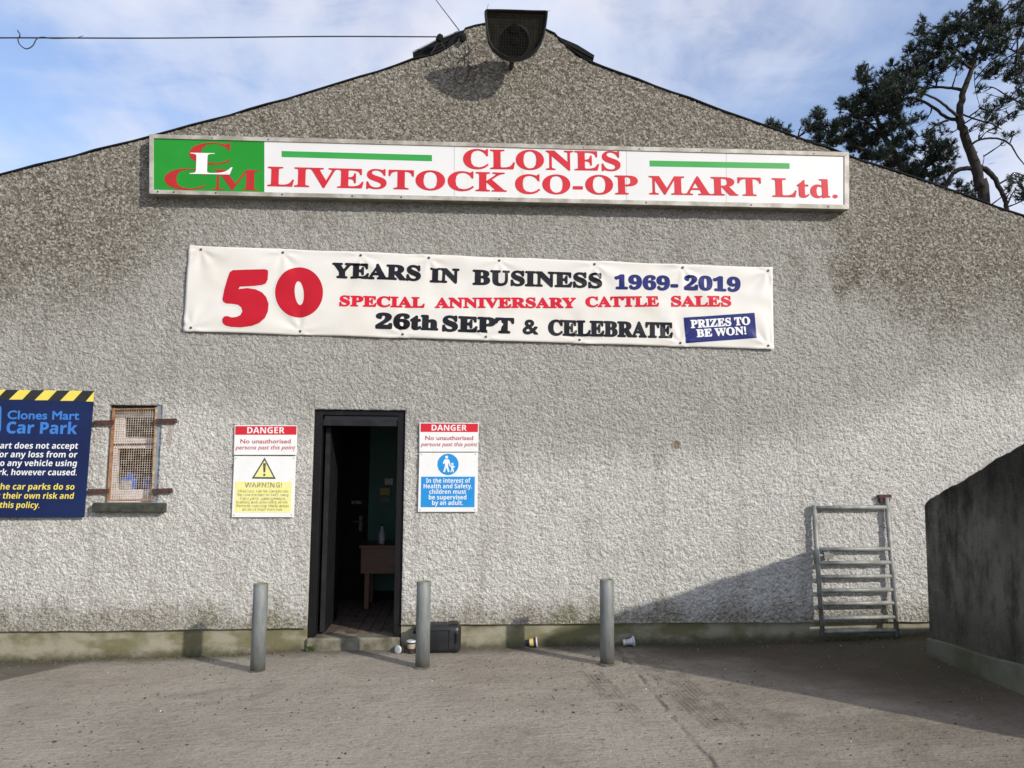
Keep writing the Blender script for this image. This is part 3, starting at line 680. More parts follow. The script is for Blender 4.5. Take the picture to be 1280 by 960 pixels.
# banner: hung vinyl sheet with folds that run in from its eyelets
BY = -.032
bc = [(236, 306.3), (965.5, 334), (967.5, 437), (229, 414.3)]
B4 = [at(a, b, BY) for a, b in bc]
eye_t = [.02, .155, .285, .40, .52, .685, .84, .992]; eye_b = [.012, .19, .36, .50, .66, .835, .99]
def bil(u, v): # v=0 top
    return (B4[0]*(1-u)+B4[1]*u)*(1-v)+(B4[3]*(1-u)+B4[2]*u)*v
eyes = [bil(u, .045) for u in eye_t]+[bil(u, .955) for u in eye_b]
def fold(x, z):
    x = np.asarray(x, float); z = np.asarray(z, float); y = np.zeros_like(x)
    for i, e in enumerate(eyes):
        dx, dz = x-e[0], z-e[2]; r = np.sqrt(dx*dx+dz*dz)+1e-6; an = np.arctan2(dz, dx)
        y += .0075*np.sin(an*7+i*1.7)*np.exp(-r/.24)*np.clip(r/.05, 0, 1)
    y += .010*(vnoise(x, z, 2.2, 3.5, 31)-.5)+.006*(vnoise(x+z, z-x*.5, 5, 6, 32)-.5)+.004*(vnoise(x*.4+z, z-x, 9, 4, 33)-.5)
    return y
bn = thing('banner', 'white vinyl banner reading 50 YEARS IN BUSINESS hung under the long sign', 'banner', bil(.5, 1.))
nu, nv = 260, 44
U_, V_ = np.meshgrid(np.linspace(0, 1, nu), np.linspace(0, 1, nv), indexing='ij')
P = (B4[0]*(1-U_)[..., None]+B4[1]*U_[..., None])*(1-V_)[..., None]+(B4[3]*(1-U_)[..., None]+B4[2]*U_[..., None])*V_[..., None]
sag = .012*np.abs(np.sin(np.pi*U_*7))*np.exp(-V_/.10)-.008*np.abs(np.sin(np.pi*U_*6))*np.exp(-(1-V_)/.10)
P[..., 2] -= sag*.5
P[..., 1] = BY+fold(P[..., 0], P[..., 2])
shn = gridmesh('sheet', P, np.ones((nu-1, nv-1), bool), 'vinyl', bn)
sm = shn.modifiers.new('thick', 'SOLIDIFY'); sm.thickness = .0015; sm.offset = 0
for e in eyes:
    obj('eyelet', lathe([(.012, 0), (.010, .006), (.004, .006)], (e[0], BY+float(fold(e[0], e[2]))-.0015, e[2]), (0, -1, 0), 10), 'screw', bn)
LY = BY-.0026
BT = [('YEARS', 'serif', (414.5, 347.3), (526, 351.2), 19.3, 'banblack', .0085), ('IN', 'serif', (537, 352.8), (574, 354.3), 18.6, 'banblack', .0085),
 ('BUSINESS', 'serif', (590.5, 356), (753, 360.4), 19.2, 'banblack', .0085), ('1969-', 'serif', (768, 361.4), (848, 363.5), 18, 'bannavy', .0085), ('2019', 'serif', (855, 362.4), (926, 365), 18, 'bannavy', .0085),
 ('SPECIAL', 'serif', (424, 382.6), (531, 385), 13.6, 'banred2', .0055), ('ANNIVERSARY', 'serif', (543.5, 385), (720.5, 385), 13.2, 'banred2', .0055), ('CATTLE', 'serif', (732, 383.8), (824, 383.2), 13.2, 'banred2', .0055), ('SALES', 'serif', (839, 383.3), (914.5, 383.2), 13.4, 'banred2', .0055),
 ('26th', 'serif', (469, 410.8), (548, 413.4), 19.5, 'banblack', .0098), ('SEPT', 'serif', (552.5, 414.2), (642.5, 417.3), 20, 'banblack', .0098), ('&', 'serif', (653, 417.8), (673, 418.3), 19, 'banblack', .006), ('CELEBRATE', 'serif', (685, 419.2), (841.5, 423), 20, 'banblack', .0085)]
for body, kind, bl, br, cap, mt, dl in BT: lettering(bn, body, kind, bl, br, cap, LY, mt, dil=dl, surf=fold, ndil=12)
def c4p(pts): return [(220+a/3.368, 290+b/3.368) for a, b in pts]
def conform(pts, Fs, Y, surf, step=.03):
    bm = bmesh.new(); vs = [bm.verts.new((a, Y, c)) for a, c in pts]
    for f in Fs: bm.faces.new([vs[i] for i in f])
    for ax in (0, 2):
        q = [v.co[ax] for v in bm.verts]; nrm = (1, 0, 0) if ax == 0 else (0, 0, 1)
        for c in np.arange(min(q)+step*.7, max(q), step):
            bmesh.ops.bisect_plane(bm, geom=bm.verts[:]+bm.edges[:]+bm.faces[:], plane_co=[c*n_ for n_ in nrm], plane_no=nrm)
    bm.verts.index_update(); V = np.array([v.co[:] for v in bm.verts]); F2 = [tuple(v.index for v in f.verts) for f in bm.faces]; bm.free()
    V[:, 1] += surf(V[:, 0], V[:, 2]); return V.tolist(), F2
def flatprint(parent, px, Y, mat, surf=None, name='print', th=.0006):
    pts = xz(px, Y)
    if surf:
        T_ = [tuple(t) for t in tessellate_polygon([[Vector((a, c, 0)) for a, c in pts]])]
        return obj(name, conform(pts, T_, Y, surf), mat, parent, recalc=False)
    return obj(name, prism(pts, Y, Y+th), mat, parent)
five = c4p([(240, 160), (300, 158), (375, 157), (387, 161), (388, 172), (386, 200), (378, 216), (362, 223), (330, 227), (268, 230), (263, 240), (300, 236), (335, 241), (362, 254), (380, 274), (390, 302), (387, 335), (375, 362), (350, 384), (318, 396), (272, 402), (232, 400), (208, 394), (196, 383), (195, 368), (203, 356), (216, 354), (235, 360), (255, 358), (272, 350), (280, 334), (275, 318), (262, 307), (240, 303), (210, 301), (198, 293), (195, 282), (203, 240), (216, 195), (226, 168)])
def ell(cx_, cy_, a_, b_, n, r0=0): return [(cx_+a_*math.cos(2*math.pi*k/n)*math.cos(r0)-b_*math.sin(2*math.pi*k/n)*math.sin(r0), cy_+a_*math.cos(2*math.pi*k/n)*math.sin(r0)+b_*math.sin(2*math.pi*k/n)*math.cos(r0)) for k in range(n)]
gho = [(a+dx_, b+dy_) for (a, b) in five for dx_, dy_ in ((0, 0),)]
flatprint(bn, [(a-2.2 if i > 22 else a-1.2, b+2.3) for i, (a, b) in enumerate(five)], LY+.0012, 'ghost', fold, 'faded_number')
flatprint(bn, five, LY, 'banred', fold, 'number')
def ring(parent, o_, i_, Y, mat, surf, name):
    n = len(o_); return obj(name, conform(xz(o_, Y)+xz(i_, Y), [(k, (k+1) % n, (k+1) % n+n, k+n) for k in range(n)], Y, surf), mat, parent, recalc=False)
oo = c4p(ell(518, 254, 101, 106, 40)); ii = c4p(ell(519, 257, 19, 50, 40, -.08))
ring(bn, [(a-3.3, b+1.2) for a, b in oo], [(a-1, b) for a, b in ii], LY+.0012, 'ghost', fold, 'faded_number')
ring(bn, oo, ii, LY, 'banred', fold, 'number')
flatprint(bn, [(854.5, 397), (943, 391), (946, 422.5), (857.5, 429)], LY, 'bannavy', fold, 'prize_panel')
lettering(bn, 'PRIZES TO', 'serif', (863.6, 410.3), (938, 405.9), 10.2, LY-.0025, 'white', dil=.0035, surf=fold, ndil=8)
lettering(bn, 'BE WON!', 'serif', (871, 421.6), (933, 418), 10, LY-.0025, 'white', dil=.0035, surf=fold, ndil=8)

# danger boards
DYY = -.030
def board(name, px, mat, label, cat, Y=DYY, group=None):
    p = at((px[2][0]+px[3][0])/2, px[2][1], Y); t_ = thing(name, label, cat, p, group); obj('board', ppx(px, Y, .005), mat, t_, bevel=.0015); return t_
dl = board('danger_sign', [(293.4, 531.5), (371.6, 531.7), (370.8, 568.6), (292.2, 568.6)], 'dgwhite', 'red and white DANGER board above the yellow warning notice, left of the doorway', 'sign', DYY, 'danger boards beside the doorway')
P1 = DYY-.0008
flatprint(dl, [(294.2, 532.6), (370.8, 532.6), (370.5, 543.4), (293.9, 543.5)], P1, 'dgred', name='red_band')
lettering(dl, 'DANGER', 'sans', (308.9, 541.6), (355.6, 541.6), 7.6, P1-.001, 'white')
lettering(dl, 'No unauthorised', 'plain', (300.4, 554.2), (363.4, 554.2), 5.4, P1-.0005, 'dgtext', dil=.0009, ndil=6)
lettering(dl, 'persons past this point', 'plain', (294.6, 561.7), (368.6, 561.7), 5.2, P1-.0005, 'dgtext', dil=.0006, ndil=6, shear=.25)
wn = board('warning_sign', [(292.8, 570), (370, 570.4), (367.5, 646.5), (289.6, 646.5)], 'dgwhite', 'faded yellow WARNING notice with black triangle, under a DANGER board', 'sign')
flatprint(wn, [(294, 602), (364.6, 602.3), (363.7, 640.7), (292.8, 640.7)], P1, 'wyellow', name='yellow_panel')
flatprint(wn, [(330.8, 571.7), (344.8, 598.7), (314.6, 598.3)], P1, 'wblack', name='triangle')
flatprint(wn, [(330.7, 575.6), (341.6, 596.4), (318.0, 596.2)], P1-.0008, 'wyellow', name='triangle_field')
flatprint(wn, [(328.8, 579), (332.4, 579), (331.6, 590.5), (329.3, 590.5)], P1-.0016, 'wblack', name='exclamation_mark')
flatprint(wn, ell(330.4, 593.6, 1.6, 1.6, 12), P1-.0016, 'wblack', name='exclamation_dot')
lettering(wn, 'WARNING!', 'sans', (305.8, 609.2), (352.2, 609.4), 6.2, P1-.001, 'wfade')
for body, x0, x1, yy in (('Livestock can be dangerous.', 297.2, 361, 615.5), ('You are warned to keep away', 296.3, 361.2, 620.1), ('from pens, passageways,', 299.7, 357, 624.7), ('loading and unloading areas.', 295.6, 360.2, 629.3), ('Persons entering these areas', 295.6, 361, 634), ('do so at their own risk', 302.6, 353, 638.4)):
    lettering(wn, body, 'sans', (x0, yy), (x1, yy+.1), 3.5, P1-.001, 'wfade')
dr = board('danger_sign', [(524.4, 528.2), (598.4, 528.7), (597.8, 564.7), (524.1, 564.7)], 'dgwhite', 'red and white DANGER board above the blue child safety notice, right of the doorway', 'sign', DYY, 'danger boards beside the doorway')
flatprint(dr, [(525.8, 529.2), (597.6, 529.6), (597.3, 540.1), (525.6, 539.9)], P1, 'dgred', name='red_band')
lettering(dr, 'DANGER', 'sans', (539.5, 538.1), (583.4, 538.3), 7.2, P1-.001, 'white')
lettering(dr, 'No unauthorised', 'plain', (531.5, 550), (591.5, 550.1), 5.3, P1-.0005, 'dgtext', dil=.0009, ndil=6)
lettering(dr, 'persons past this point', 'plain', (526.3, 557.7), (596.2, 557.8), 5.1, P1-.0005, 'dgtext', dil=.0006, ndil=6, shear=.25)
cs = board('safety_sign', [(524.2, 565.8), (597.6, 565.8), (596.9, 639.8), (522.4, 639.8)], 'dgwhite', 'blue and white child supervision notice with round adult and child pictogram', 'sign')
flatprint(cs, ell(560, 580.5, 13.3, 13.4, 40), P1, 'sblue', name='disc')
def c7(pts): return [(515+a/7.39, 520+b/7.39) for a, b in pts]
pic = [ell(*c7([(320, 380)])[0], 1.9, 1.9, 12), c7([(300, 400), (340, 400), (350, 425), (358, 462), (350, 468), (338, 440), (334, 430), (333, 460), (346, 515), (332, 520), (318, 475), (303, 520), (288, 515), (305, 460), (303, 432), (292, 445), (284, 436)]),
       ell(*c7([(373, 443)])[0], 1.45, 1.45, 12), c7([(358, 458), (386, 458), (397, 472), (390, 478), (382, 472), (382, 488), (387, 518), (377, 520), (371, 495), (363, 520), (354, 515), (364, 488), (362, 474), (350, 465)])]
for g_ in pic: flatprint(cs, g_, P1-.001, 'white', name='pictogram')
flatprint(cs, [(526.4, 595.8), (593.6, 595.8), (593.1, 634), (525.7, 634)], P1, 'sblue', name='blue_panel')
for body, x0, x1, yy in (('In the interest of', 532.6, 588, 603.4), ('Health and Safety,', 529.5, 589.9, 610.4), ('children must', 536.6, 582.7, 617.3), ('be supervised', 536, 583, 624.3), ('by an adult.', 540, 578.7, 631.2)):
    lettering(cs, body, 'sans', (x0, yy), (x1, yy), 5.5, P1-.001, 'white')
for b_, pts in ((wn, [(295, 572.5), (367.5, 572.5), (364.5, 643.5), (292.3, 643.8)]), (cs, [(526.8, 567.8), (594.5, 567.8), (593.5, 637), (525.3, 637.2)]), (dl, [(297, 535), (367.5, 534.5), (367, 563.5)]), (dr, [(528, 531), (594.5, 531)])): screws(b_, pts, DYY-.001, .004)

# car park board
cb = thing('car_park_sign', 'navy Clones Mart Car Park board with yellow and black hazard stripe', 'sign', at(20, 647, -.04))
CY = -.045
def cby(x, k): return {'t': 487.0+.0145*x, 's': 499.2+.024*x, 'b': 647.2-.004*x}[k]
obj('board', ppx([(-118, cby(-118, 't')), (118, cby(118, 't')), (105.3, cby(105, 'b')), (-110, cby(-110, 'b'))], CY, .006), 'cpnavy', cb, bevel=.0015)
rt = [(-118, cby(-118, 't')), (118, cby(118, 't')), (117, cby(117, 's')), (-118, cby(-118, 's'))]
flatprint(cb, rt, CY-.0008, 'cpblack', name='hazard_stripe')
for k in range(-4, 4):
    x_ = 23.7+31.9*k; b0 = 11.3+31.9*k
    q4 = [(x_, cby(x_, 't')), (x_+15.6, cby(x_+15.6, 't')), (b0+16.4, cby(b0, 's')), (b0, cby(b0, 's'))]
    if k == 3: q4 = [(117.9, 489), (116.9, cby(117, 's')), (107.2, cby(107, 's'))]
    flatprint(cb, q4, CY-.0016, 'cpyellow', name='yellow_stripe')
lettering(cb, 'Clones Mart', 'plain', (9, 524), (98.8, 525), 11, CY-.001, 'cpblue', dil=.0028, ndil=8)
lettering(cb, 'Car Park', 'sans', (7.7, 541.7), (96.2, 542.8), 14.8, CY-.001, 'cpblue', dil=.002, ndil=6)
for body, x0, x1, yy, mt in (('Mart does not accept', -9.5, 97, 560.9, 'white'), ('for any loss from or', -5.5, 96, 571.8, 'white'), ('to any vehicle using', -5, 95.4, 582.7, 'white'), ('park, however caused.', -14.5, 95.6, 594.1, 'white'),
                             ('the car parks do so', -5, 92.6, 612.1, 'cpyellow'), ('at their own risk and', -10, 91.5, 623.5, 'cpyellow'), ('of this policy.', -13, 49, 635, 'cpyellow')):
    lettering(cb, body, 'sans', (x0, yy-.3), (x1, yy), 7.4, CY-.001, mt, shear=.10)
flatprint(cb, [(-44, 506), (-2, 506.6), (.6, 507.6), (1.8, 510), (1.2, 536), (.2, 539.5), (-3, 541), (-45, 540.6)], CY-.0008, 'cpblue', name='parking_symbol')
flatprint(cb, [(-43, 507.5), (-3, 508), (-.6, 510), (-1, 536), (-3.5, 539.3), (-44, 539)], CY-.0014, 'cpnavy', name='parking_symbol_field')
screws(cb, [(111.2, 492.5), (102, 642)], CY-.002, .005)

# ------------------------------------------------------------------ loudspeaker on the gable
def c8(pts): return [(590+a/7.53, b/7.53) for a, b in pts]
sp_o = [(132, 86), (240, 86), (400, 90), (560, 96), (700, 98), (716, 106), (712, 160), (700, 250), (685, 320), (655, 400), (612, 465), (555, 515), (480, 545), (400, 552), (330, 545), (255, 510), (190, 455), (152, 385), (135, 290), (124, 180), (117, 105)]
ls = thing('loudspeaker', 'black D-shaped loudspeaker with mesh front mounted at the gable peak', 'loudspeaker', at(640, 60, -.1))
LSY = -.45
cz_ = float(at(646, 42, LSY)[2])
def tiltY(a, c): return LSY+(c-cz_)*-.5
def onface(x, y):
    p = at(x, y, LSY)
    for _ in range(12): p = at(x, y, tiltY(0, p[2]))
    return p
fo = [(onface(*q)[0], onface(*q)[2]) for q in c8(sp_o)]; cx_ = np.mean([a for a, b in fo]); cz0 = np.mean([b for a, b in fo])   # face leans forward at the top
def sect(s, dy, dz=0): return [(cx_+(a-cx_)*s, tiltY(a, cz0+(b-cz0)*s)+dy*(1 if dy < .1 else 1-.0*b), cz0+(b-cz0)*s+dz) for a, b in fo]
def loft(secs):
    n = len(secs[0]); V = [p for s in secs for p in s]; Fs = []
    for i in range(len(secs)-1):
        for k in range(n): Fs.append((i*n+k, i*n+(k+1) % n, (i+1)*n+(k+1) % n, (i+1)*n+k))
    return V, Fs
V, Fs = loft([sect(.93, .035), sect(.93, 0), sect(.97, -.012), sect(1.0, 0), sect(1.0, .05), sect(.8, .16, -.0), sect(.42, .27), sect(.36, .33)])
n = len(fo); Fs.append(tuple(range(7*n, 8*n)))
obj('housing', (V, Fs), 'spkhouse', ls, smooth=False)
V, Fs = loft([sect(.93, .03), sect(.001, .03)]); obj('grille', (V, Fs), 'spkgrille', ls, recalc=False)
gw = []
def inside(a, c):
    ins = False; n_ = len(fo)
    for i_ in range(n_):
        (x1_, z1_), (x2_, z2_) = fo[i_], fo[(i_+1) % n_]
        if (z1_ > c) != (z2_ > c) and a < (x2_-x1_)*(c-z1_)/(z2_-z1_)+x1_: ins = not ins
    return ins
for vert in (0, 1):
    for k in range(-12, 13):
        run = []
        for m_ in range(-20, 21):
            a, c = (cx_+k*.024, cz0+m_*.015) if vert else (cx_+m_*.017, cz0+k*.022)
            if inside(a, c): run.append((a, tiltY(a, c)+.006+.001*vert, c))
        if len(run) > 2: gw.append(tube([run[0], run[-1]], .0013, 4))
tag(obj('grille_wires', gw, 'spkgrille', ls), kind='stuff')
pc = onface(643.5, 49.5); fn = (0, -1/1.118, -.5/1.118)
obj('cone', lathe([(.128, 0), (.134, .004), (.128, .010), (.122, .008), (.118, .003), (.09, .001), (.04, .002), (.03, .008), (.001, .010)], (pc[0], pc[1]+.028, pc[2]), fn, 32), 'spkcone', ls, smooth=False)
obj('cone_ring', lathe([(.145, 0), (.147, .001), (.145, .002), (.143, .001)], (pc[0], pc[1]+.029, pc[2]), fn, 32), 'spkhouse', ls)
pd = onface(643.5, 33.5); obj('driver_clip', lathe([(.045, 0), (.040, .014), (.02, .016)], (pd[0], pd[1]+.029, pd[2]), fn, 12), 'spkcone', ls)
pk = at(636, 74, -.1)
obj('bracket', [tube([(pc[0], -.15, pc[2]-.02), (pc[0]-.01, -.02, pc[2]-.06)], .022), box(pk[0]-.04, pk[0]+.04, -.03, .0, pk[2]+.06, pk[2]+.30)], 'spkhouse', ls)
pt = onface(609, 12); obj('wire_spike', [tube([pt, pt+np.array([.004, 0, .03]), pt+np.array([.01, 0, .055])], .0018, 5)], 'cable', ls)
pt = onface(684, 13.5); obj('wire_spike', [tube([pt, pt+np.array([.03, 0, .0])], .0018, 5)], 'cable', ls)

# ------------------------------------------------------------------ overhead cables
oc = thing('overhead_cable', 'black cable running level across the sky to the gable peak, with a curled loose end', 'cable', at(548, 45, -.04))
a0 = at(548, 46, -.06); pts = [at(-420, 50, -1.4), at(-200, 49.4, -1.0), at(0, 47.3, -.72), at(200, 47.6, -.45), at(400, 45.6, -.25), a0]
obj('wire', tube(spline(pts), .006, 6), 'cable', oc, smooth=True)
le = [at(22, 38, -.70), at(25, 44, -.7), at(22.5, 49, -.7), at(25, 56, -.7), at(33, 61, -.7), at(41, 57, -.69), at(46, 48.5, -.68), at(54, 46.5, -.67), at(66, 48, -.66), at(96, 47.4, -.62)]
obj('loose_end', tube(spline(le), .0048, 6), 'cable', oc, smooth=True)
obj('loose_tail', tube(spline([at(96, 47.4, -.62), at(104, 44.6, -.61)], 3), .0025, 5), 'cable', oc)
kn = at(549.5, 47.5, -.06); obj('insulator', lathe([(.020, -.035), (.030, -.025), (.032, .015), (.020, .035)], kn, (.5, -.2, 1), 10), 'verge', oc)
obj('stay', [tube([at(550, 50, -.06), at(538, 68, -.03)], .005, 5), tube([at(549, 50, -.06), at(556, 60, -.02)], .006, 5)], 'cable', oc)
o2 = thing('overhead_cable', 'black cable climbing steeply out of the frame, to the left of the loudspeaker', 'cable', at(573, 40, -.05))
q0 = at(574, 38, -.08); q1 = at(545, 0, 3.0); obj('wire', tube([q0, q1, q1+(q1-q0)*3], .0055, 6), 'cable', o2)
obj('clamp', [lathe([(.022, -.04), (.036, 0), (.02, .04)], at(579, 47, -.05), (.3, 0, 1), 9)], 'verge', o2)
cl = thing('cable_coil', 'loops of slack black cable hanging on the wall left of the loudspeaker', 'cable', at(580, 60, -.04))
def c1(pts, Y): return [at(490+a/8.73, b/8.73, Y) for a, b in pts]
obj('loop', tube(spline(c1([(800, 430), (840, 520), (838, 640), (835, 780), (815, 870), (765, 912), (705, 890), (688, 820), (715, 720), (760, 640), (850, 560), (910, 500)], -.045)), .0045, 5), 'cable', cl)
obj('loop', tube(spline(c1([(625, 540), (650, 590), (710, 635), (780, 625), (835, 590), (830, 480)], -.04)), .0045, 5), 'cable', cl)
obj('loop', tube(spline(c1([(395, 610), (420, 680), (480, 712), (545, 690), (572, 620), (570, 560)], -.04)), .003, 5), 'cable', cl)

# ------------------------------------------------------------------ bollards
bt = None
for i, (bx, by, tx, ty, lab) in enumerate(((322, 838, 327, 728, 'grey steel bollard left of the doorway, alone under the yellow warning notice'), (528, 833, 529, 725, 'grey steel bollard right of the doorway, in front of the black container'), (759, 828, 759, 723, 'grey steel bollard farthest right, beside the crushed clear cup'))):
    b0 = at(bx, by, (-.663, -.63, -.64)[i]); gz = float(ground_z(b0[0], b0[1])); 
    bo = thing('bollard', lab, 'bollard', (b0[0], b0[1], gz), 'steel bollards in front of the mart wall')
    if bt is None:
        r = .0575
        pst = obj('post', lathe([(r, -.05), (r, .672), (r-.004, .680), (r-.012, .680), (r-.013, .668), (.001, .664)], (b0[0], b0[1], gz), (0, 0, 1), 28), 'bollard', bo, smooth=False)
        ft = obj('footing', lathe([(r+.018, -.02), (r+.012, .004), (r+.001, .014)], (b0[0], b0[1], gz), (0, 0, 1), 20), 'grit', bo, smooth=True)
        for pp in pst.data.polygons: pp.use_smooth = abs(pp.normal.z) < .5
        bt = (pst, ft)
    else:
        for s_ in bt:
            c = s_.copy(); COL.objects.link(c); c.parent = bo

# ------------------------------------------------------------------ sheep gate leaning by the wall
gt = thing('metal_gate', 'narrow galvanised seven bar gate leaning on the wall beside the dark side wall', 'gate', at(1072, 796, -.12))
def GY_(y): return -.048-.03*(y-633)/160
def gp(x, y): return at(x, y, GY_(y))
def lx(y): return 1017.5+10.5*(y-633)/159
def rx_(y): return 1109+12*(y-633)/162
R = .0195
obj('stile', tube([gp(lx(631), 631), gp(lx(796), 794)], R+.002, 10), 'gategalv', gt, smooth=True)
obj('stile', tube([gp(rx_(622), 622), gp(rx_(799), 797)], R+.002, 10), 'gategalv', gt, smooth=True)
for ya, yb in ((635, 634), (687, 686), (704, 703), (721.5, 720), (738.5, 737), (755, 753.5), (773.5, 771), (789.5, 788)):
    obj('rail', tube([gp(lx(ya), ya), gp(rx_(yb), yb)], R, 10), 'gategalv', gt, smooth=True)
lt = obj('latch', [tube([gp(1021, 694.5), gp(1042, 694)], .012, 8), tube([gp(1035, 688), gp(1035.5, 701)], .010, 8)], 'gategalv', gt)
obj('catch', [ppx([(1030, 690), (1041, 692), (1044, 695), (1038, 699), (1031, 699)], -.08, .02)], 'gategalv', lt)
hb = thing('gate_hinge', 'rusty iron hinge bracket fixed to the wall above the gate corner', 'hinge', at(1106, 624, -.03))
obj('plate', [ppx([(1098.5, 619), (1114.5, 618), (1115, 622), (1099, 622.5)], -.05, .06)], 'rust', hb, bevel=.003)
obj('socket', [ppx([(1099.5, 623), (1113.5, 622.6), (1113, 628.5), (1100.5, 628.5)], -.045, .05)], 'rust', hb, bevel=.006)
obj('pin', tube([at(1107, 628, -.04), at(1109.5, 638, -.045)], .010, 8), 'rust', hb)

# ------------------------------------------------------------------ dark side wall on the right
sw = thing('side_wall', 'dark stained concrete wall at the right edge with rising top and mossy plinth', 'wall', (4.1, -.9, .05))
A0 = np.array([float(at(1159, 700, -.70)[0]), -.70]); A1 = np.array([float(at(1281, 700, -1.80)[0]), -1.80])
dr_ = (A1-A0)/(-(A1-A0)[1]); zt0 = float(at(1157, 627, -.70)[2]); zt1 = float(at(1281, 557, -1.80)[2]); rise = (zt1-zt0)/1.1
YE = 2.36                      # wall runs 2.7 m towards the camera
V = []; prof = []
ts = [0, .02, .05, .09]+list(np.linspace(.13, YE, 60))
TH = .13
def swtop(t): return zt0+rise*t-(.022*(1-min(t/.05, 1))**2)+(.006*math.sin(t*9)+.004*math.sin(t*23+1)+.003*math.sin(t*61))
secs = []
for t in ts:
    p = A0+dr_*t; o_ = .0
    # end corner is chamfered in plan: far leaf starts later
    bx_ = TH*(1 if t > .0 else 1)
    zt = swtop(t); ya = p[1]; yb = min(p[1], A0[1]-.12*0)
    back = (p[0]+bx_, p[1]-.10*max(0, 1-t/.12))
    secs.append([(p[0]-.012, ya, -.2), (p[0]-.012, ya, .1), (p[0], ya, zt-.02), (p[0]+.02, ya, zt), (back[0]-.02, back[1], zt), (back[0], back[1], zt-.02), (back[0], back[1], -.2)])
V, Fs = loft(secs); n = 7; Fs += [tuple(range(n)), tuple(range((len(secs)-1)*n, len(secs)*n))]
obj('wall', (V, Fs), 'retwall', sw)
lowt = obj('unseen_shade_wall', [box(A0[0]+.04, A0[0]+4.6, A0[1]-.16, A0[1]-.015, -.2, .68)], 'retwall', sw, bevel=.01)  # unseen low wall, added to shade the gap beside the gable
zp0 = float(at(1168, 798, -.70)[2]); zp1 = float(at(1281, 834, -1.80)[2])
def plp(t): p = A0+dr_*t; zz = zp0+(zp1-zp0)/1.1*t; return p, zz
secs = []
for t in np.linspace(-.015, YE+.02, 24):
    p, zz = plp(t); zz += .006*math.sin(t*7); secs.append([(p[0]-.050, p[1], -.2), (p[0]-.028, p[1], zz-.01), (p[0]-.020, p[1], zz), (p[0]+.01, p[1], zz+.006), (p[0]+.01, p[1], -.2)])
V, Fs = loft(secs); Fs += [(0, 1, 2, 3, 4), tuple(range(23*5, 24*5))]
obj('plinth', (V, Fs), 'retplinth', sw)

# ------------------------------------------------------------------ litter at the foot of the wall
def gpos(px, py): # on the ground
    p = atz(px, py, 0.); 
    for _ in range(4): p = atz(px, py, float(ground_z(p[0], p[1]))+.003)
    return p
# black container lying on its side
ja = gpos(576, 817); Yj = ja[1]; jx1 = ja[0]; jx0 = at(519, 810, Yj)[0]; jz0 = ja[2]-.004; jz1 = at(570, 780, Yj)[2]
jc = thing('jerrycan', 'large black plastic container lying at the wall behind the middle bollard', 'container', ((jx0+jx1)/2, Yj+.1, jz0))
bm_ = obj('body', box(jx0, jx1, Yj, Yj+.22, jz0, jz1-.012), 'blackplastic', jc, bevel=.05, smooth=True); bm_.modifiers['bevel'].segments = 4
obj('top_moulding', [prism([(jx0+.02, jz1-.02), (jx1-.13, jz1-.016), (jx1-.085, jz1-.001), (jx1-.03, jz1-.003), (jx1-.03, jz1-.02)], Yj+.035, Yj+.19)], 'blackplastic', jc, bevel=.006)
obj('rib', [tube([(jx1-.10, Yj-.001, jz0+.04), (jx1-.10, Yj-.001, jz1-.05)], .006, 6), tube([(jx0+.05, Yj-.001, jz1-.055), (jx1-.10, Yj-.001, jz1-.05)], .006, 6)], 'blackplastic', jc)
hh = obj('handle', [tube([(jx1-.045, Yj-.008, jz0+.095), (jx1-.035, Yj-.014, jz0+.11), (jx1-.035, Yj-.014, jz0+.17), (jx1-.045, Yj-.008, jz0+.185)], .008, 6)], 'blackplastic', jc)
obj('cap', lathe([(.03, 0), (.03, .025)], (jx0-.002, Yj+.1, jz1-.07), (-1, 0, 0), 14), 'blackplastic', jc)
# cups
def cup(px, py, axis, L, r0, r1, label, bands, group='discarded cups at the foot of the wall', lid=True, up=False):
    p = gpos(px, py); axis = Vector(axis).normalized()
    org = Vector(p)+(Vector((0, 0, 0)) if up else Vector((0, 0, max(r0, r1)+.001)))
    if not up: org = org+Vector((0, .0, 0))
    t_ = thing('cup', label, 'cup', p, group)
    def rr(f): return r0+(r1-r0)*f
    for k, (f0, f1, mt) in enumerate(bands):
        obj('cup_band' if k else 'cup_body', lathe([(rr(f0), f0*L), (rr(f1), f1*L)], org, axis, 20), mt, t_, smooth=False)
    if lid: obj('rim', lathe([(r1+.004, L), (r1+.006, L+.004), (r1+.003, L+.012), (r1-.01, L+.014)], org, axis, 20), 'cupwhite', t_)
    return t_, org
cup(657.5, 809.5, (1, -.08, .09), .088, .025, .040, 'coffee cup with navy and yellow bands lying on its side by the wall', [(0, .35, 'cupnavy'), (.352, .75, 'cupyellow'), (.752, 1, 'cupblack')])
t_, o_ = cup(779, 808, (1, .0, .14), .10, .028, .030, 'crushed clear plastic cup lying beside the right bollard', [(0, .2, 'cupwhite'), (.2, .28, 'cuptan')], lid=False)
obj('crushed_side', lathe([(.023, .028), (.027, .06), (.036, .082), (.047, .088), (.048, .10), (.03, .104)], o_, (1, 0, .14), 9), 'cupwhite', t_)
cup(514, 816.5, (0, 0, 1), .095, .028, .038, 'upright tan and black paper cup standing beside the black container', [(0, .45, 'cupblack'), (.452, .86, 'cuptan'), (.862, 1, 'cupblack')], up=True)
cup(502.5, 815.5, (-.55, -.8, .05), .05, .030, .030, 'small white cup tipped over next to the upright tan cup', [(0, .95, 'cupblack')])

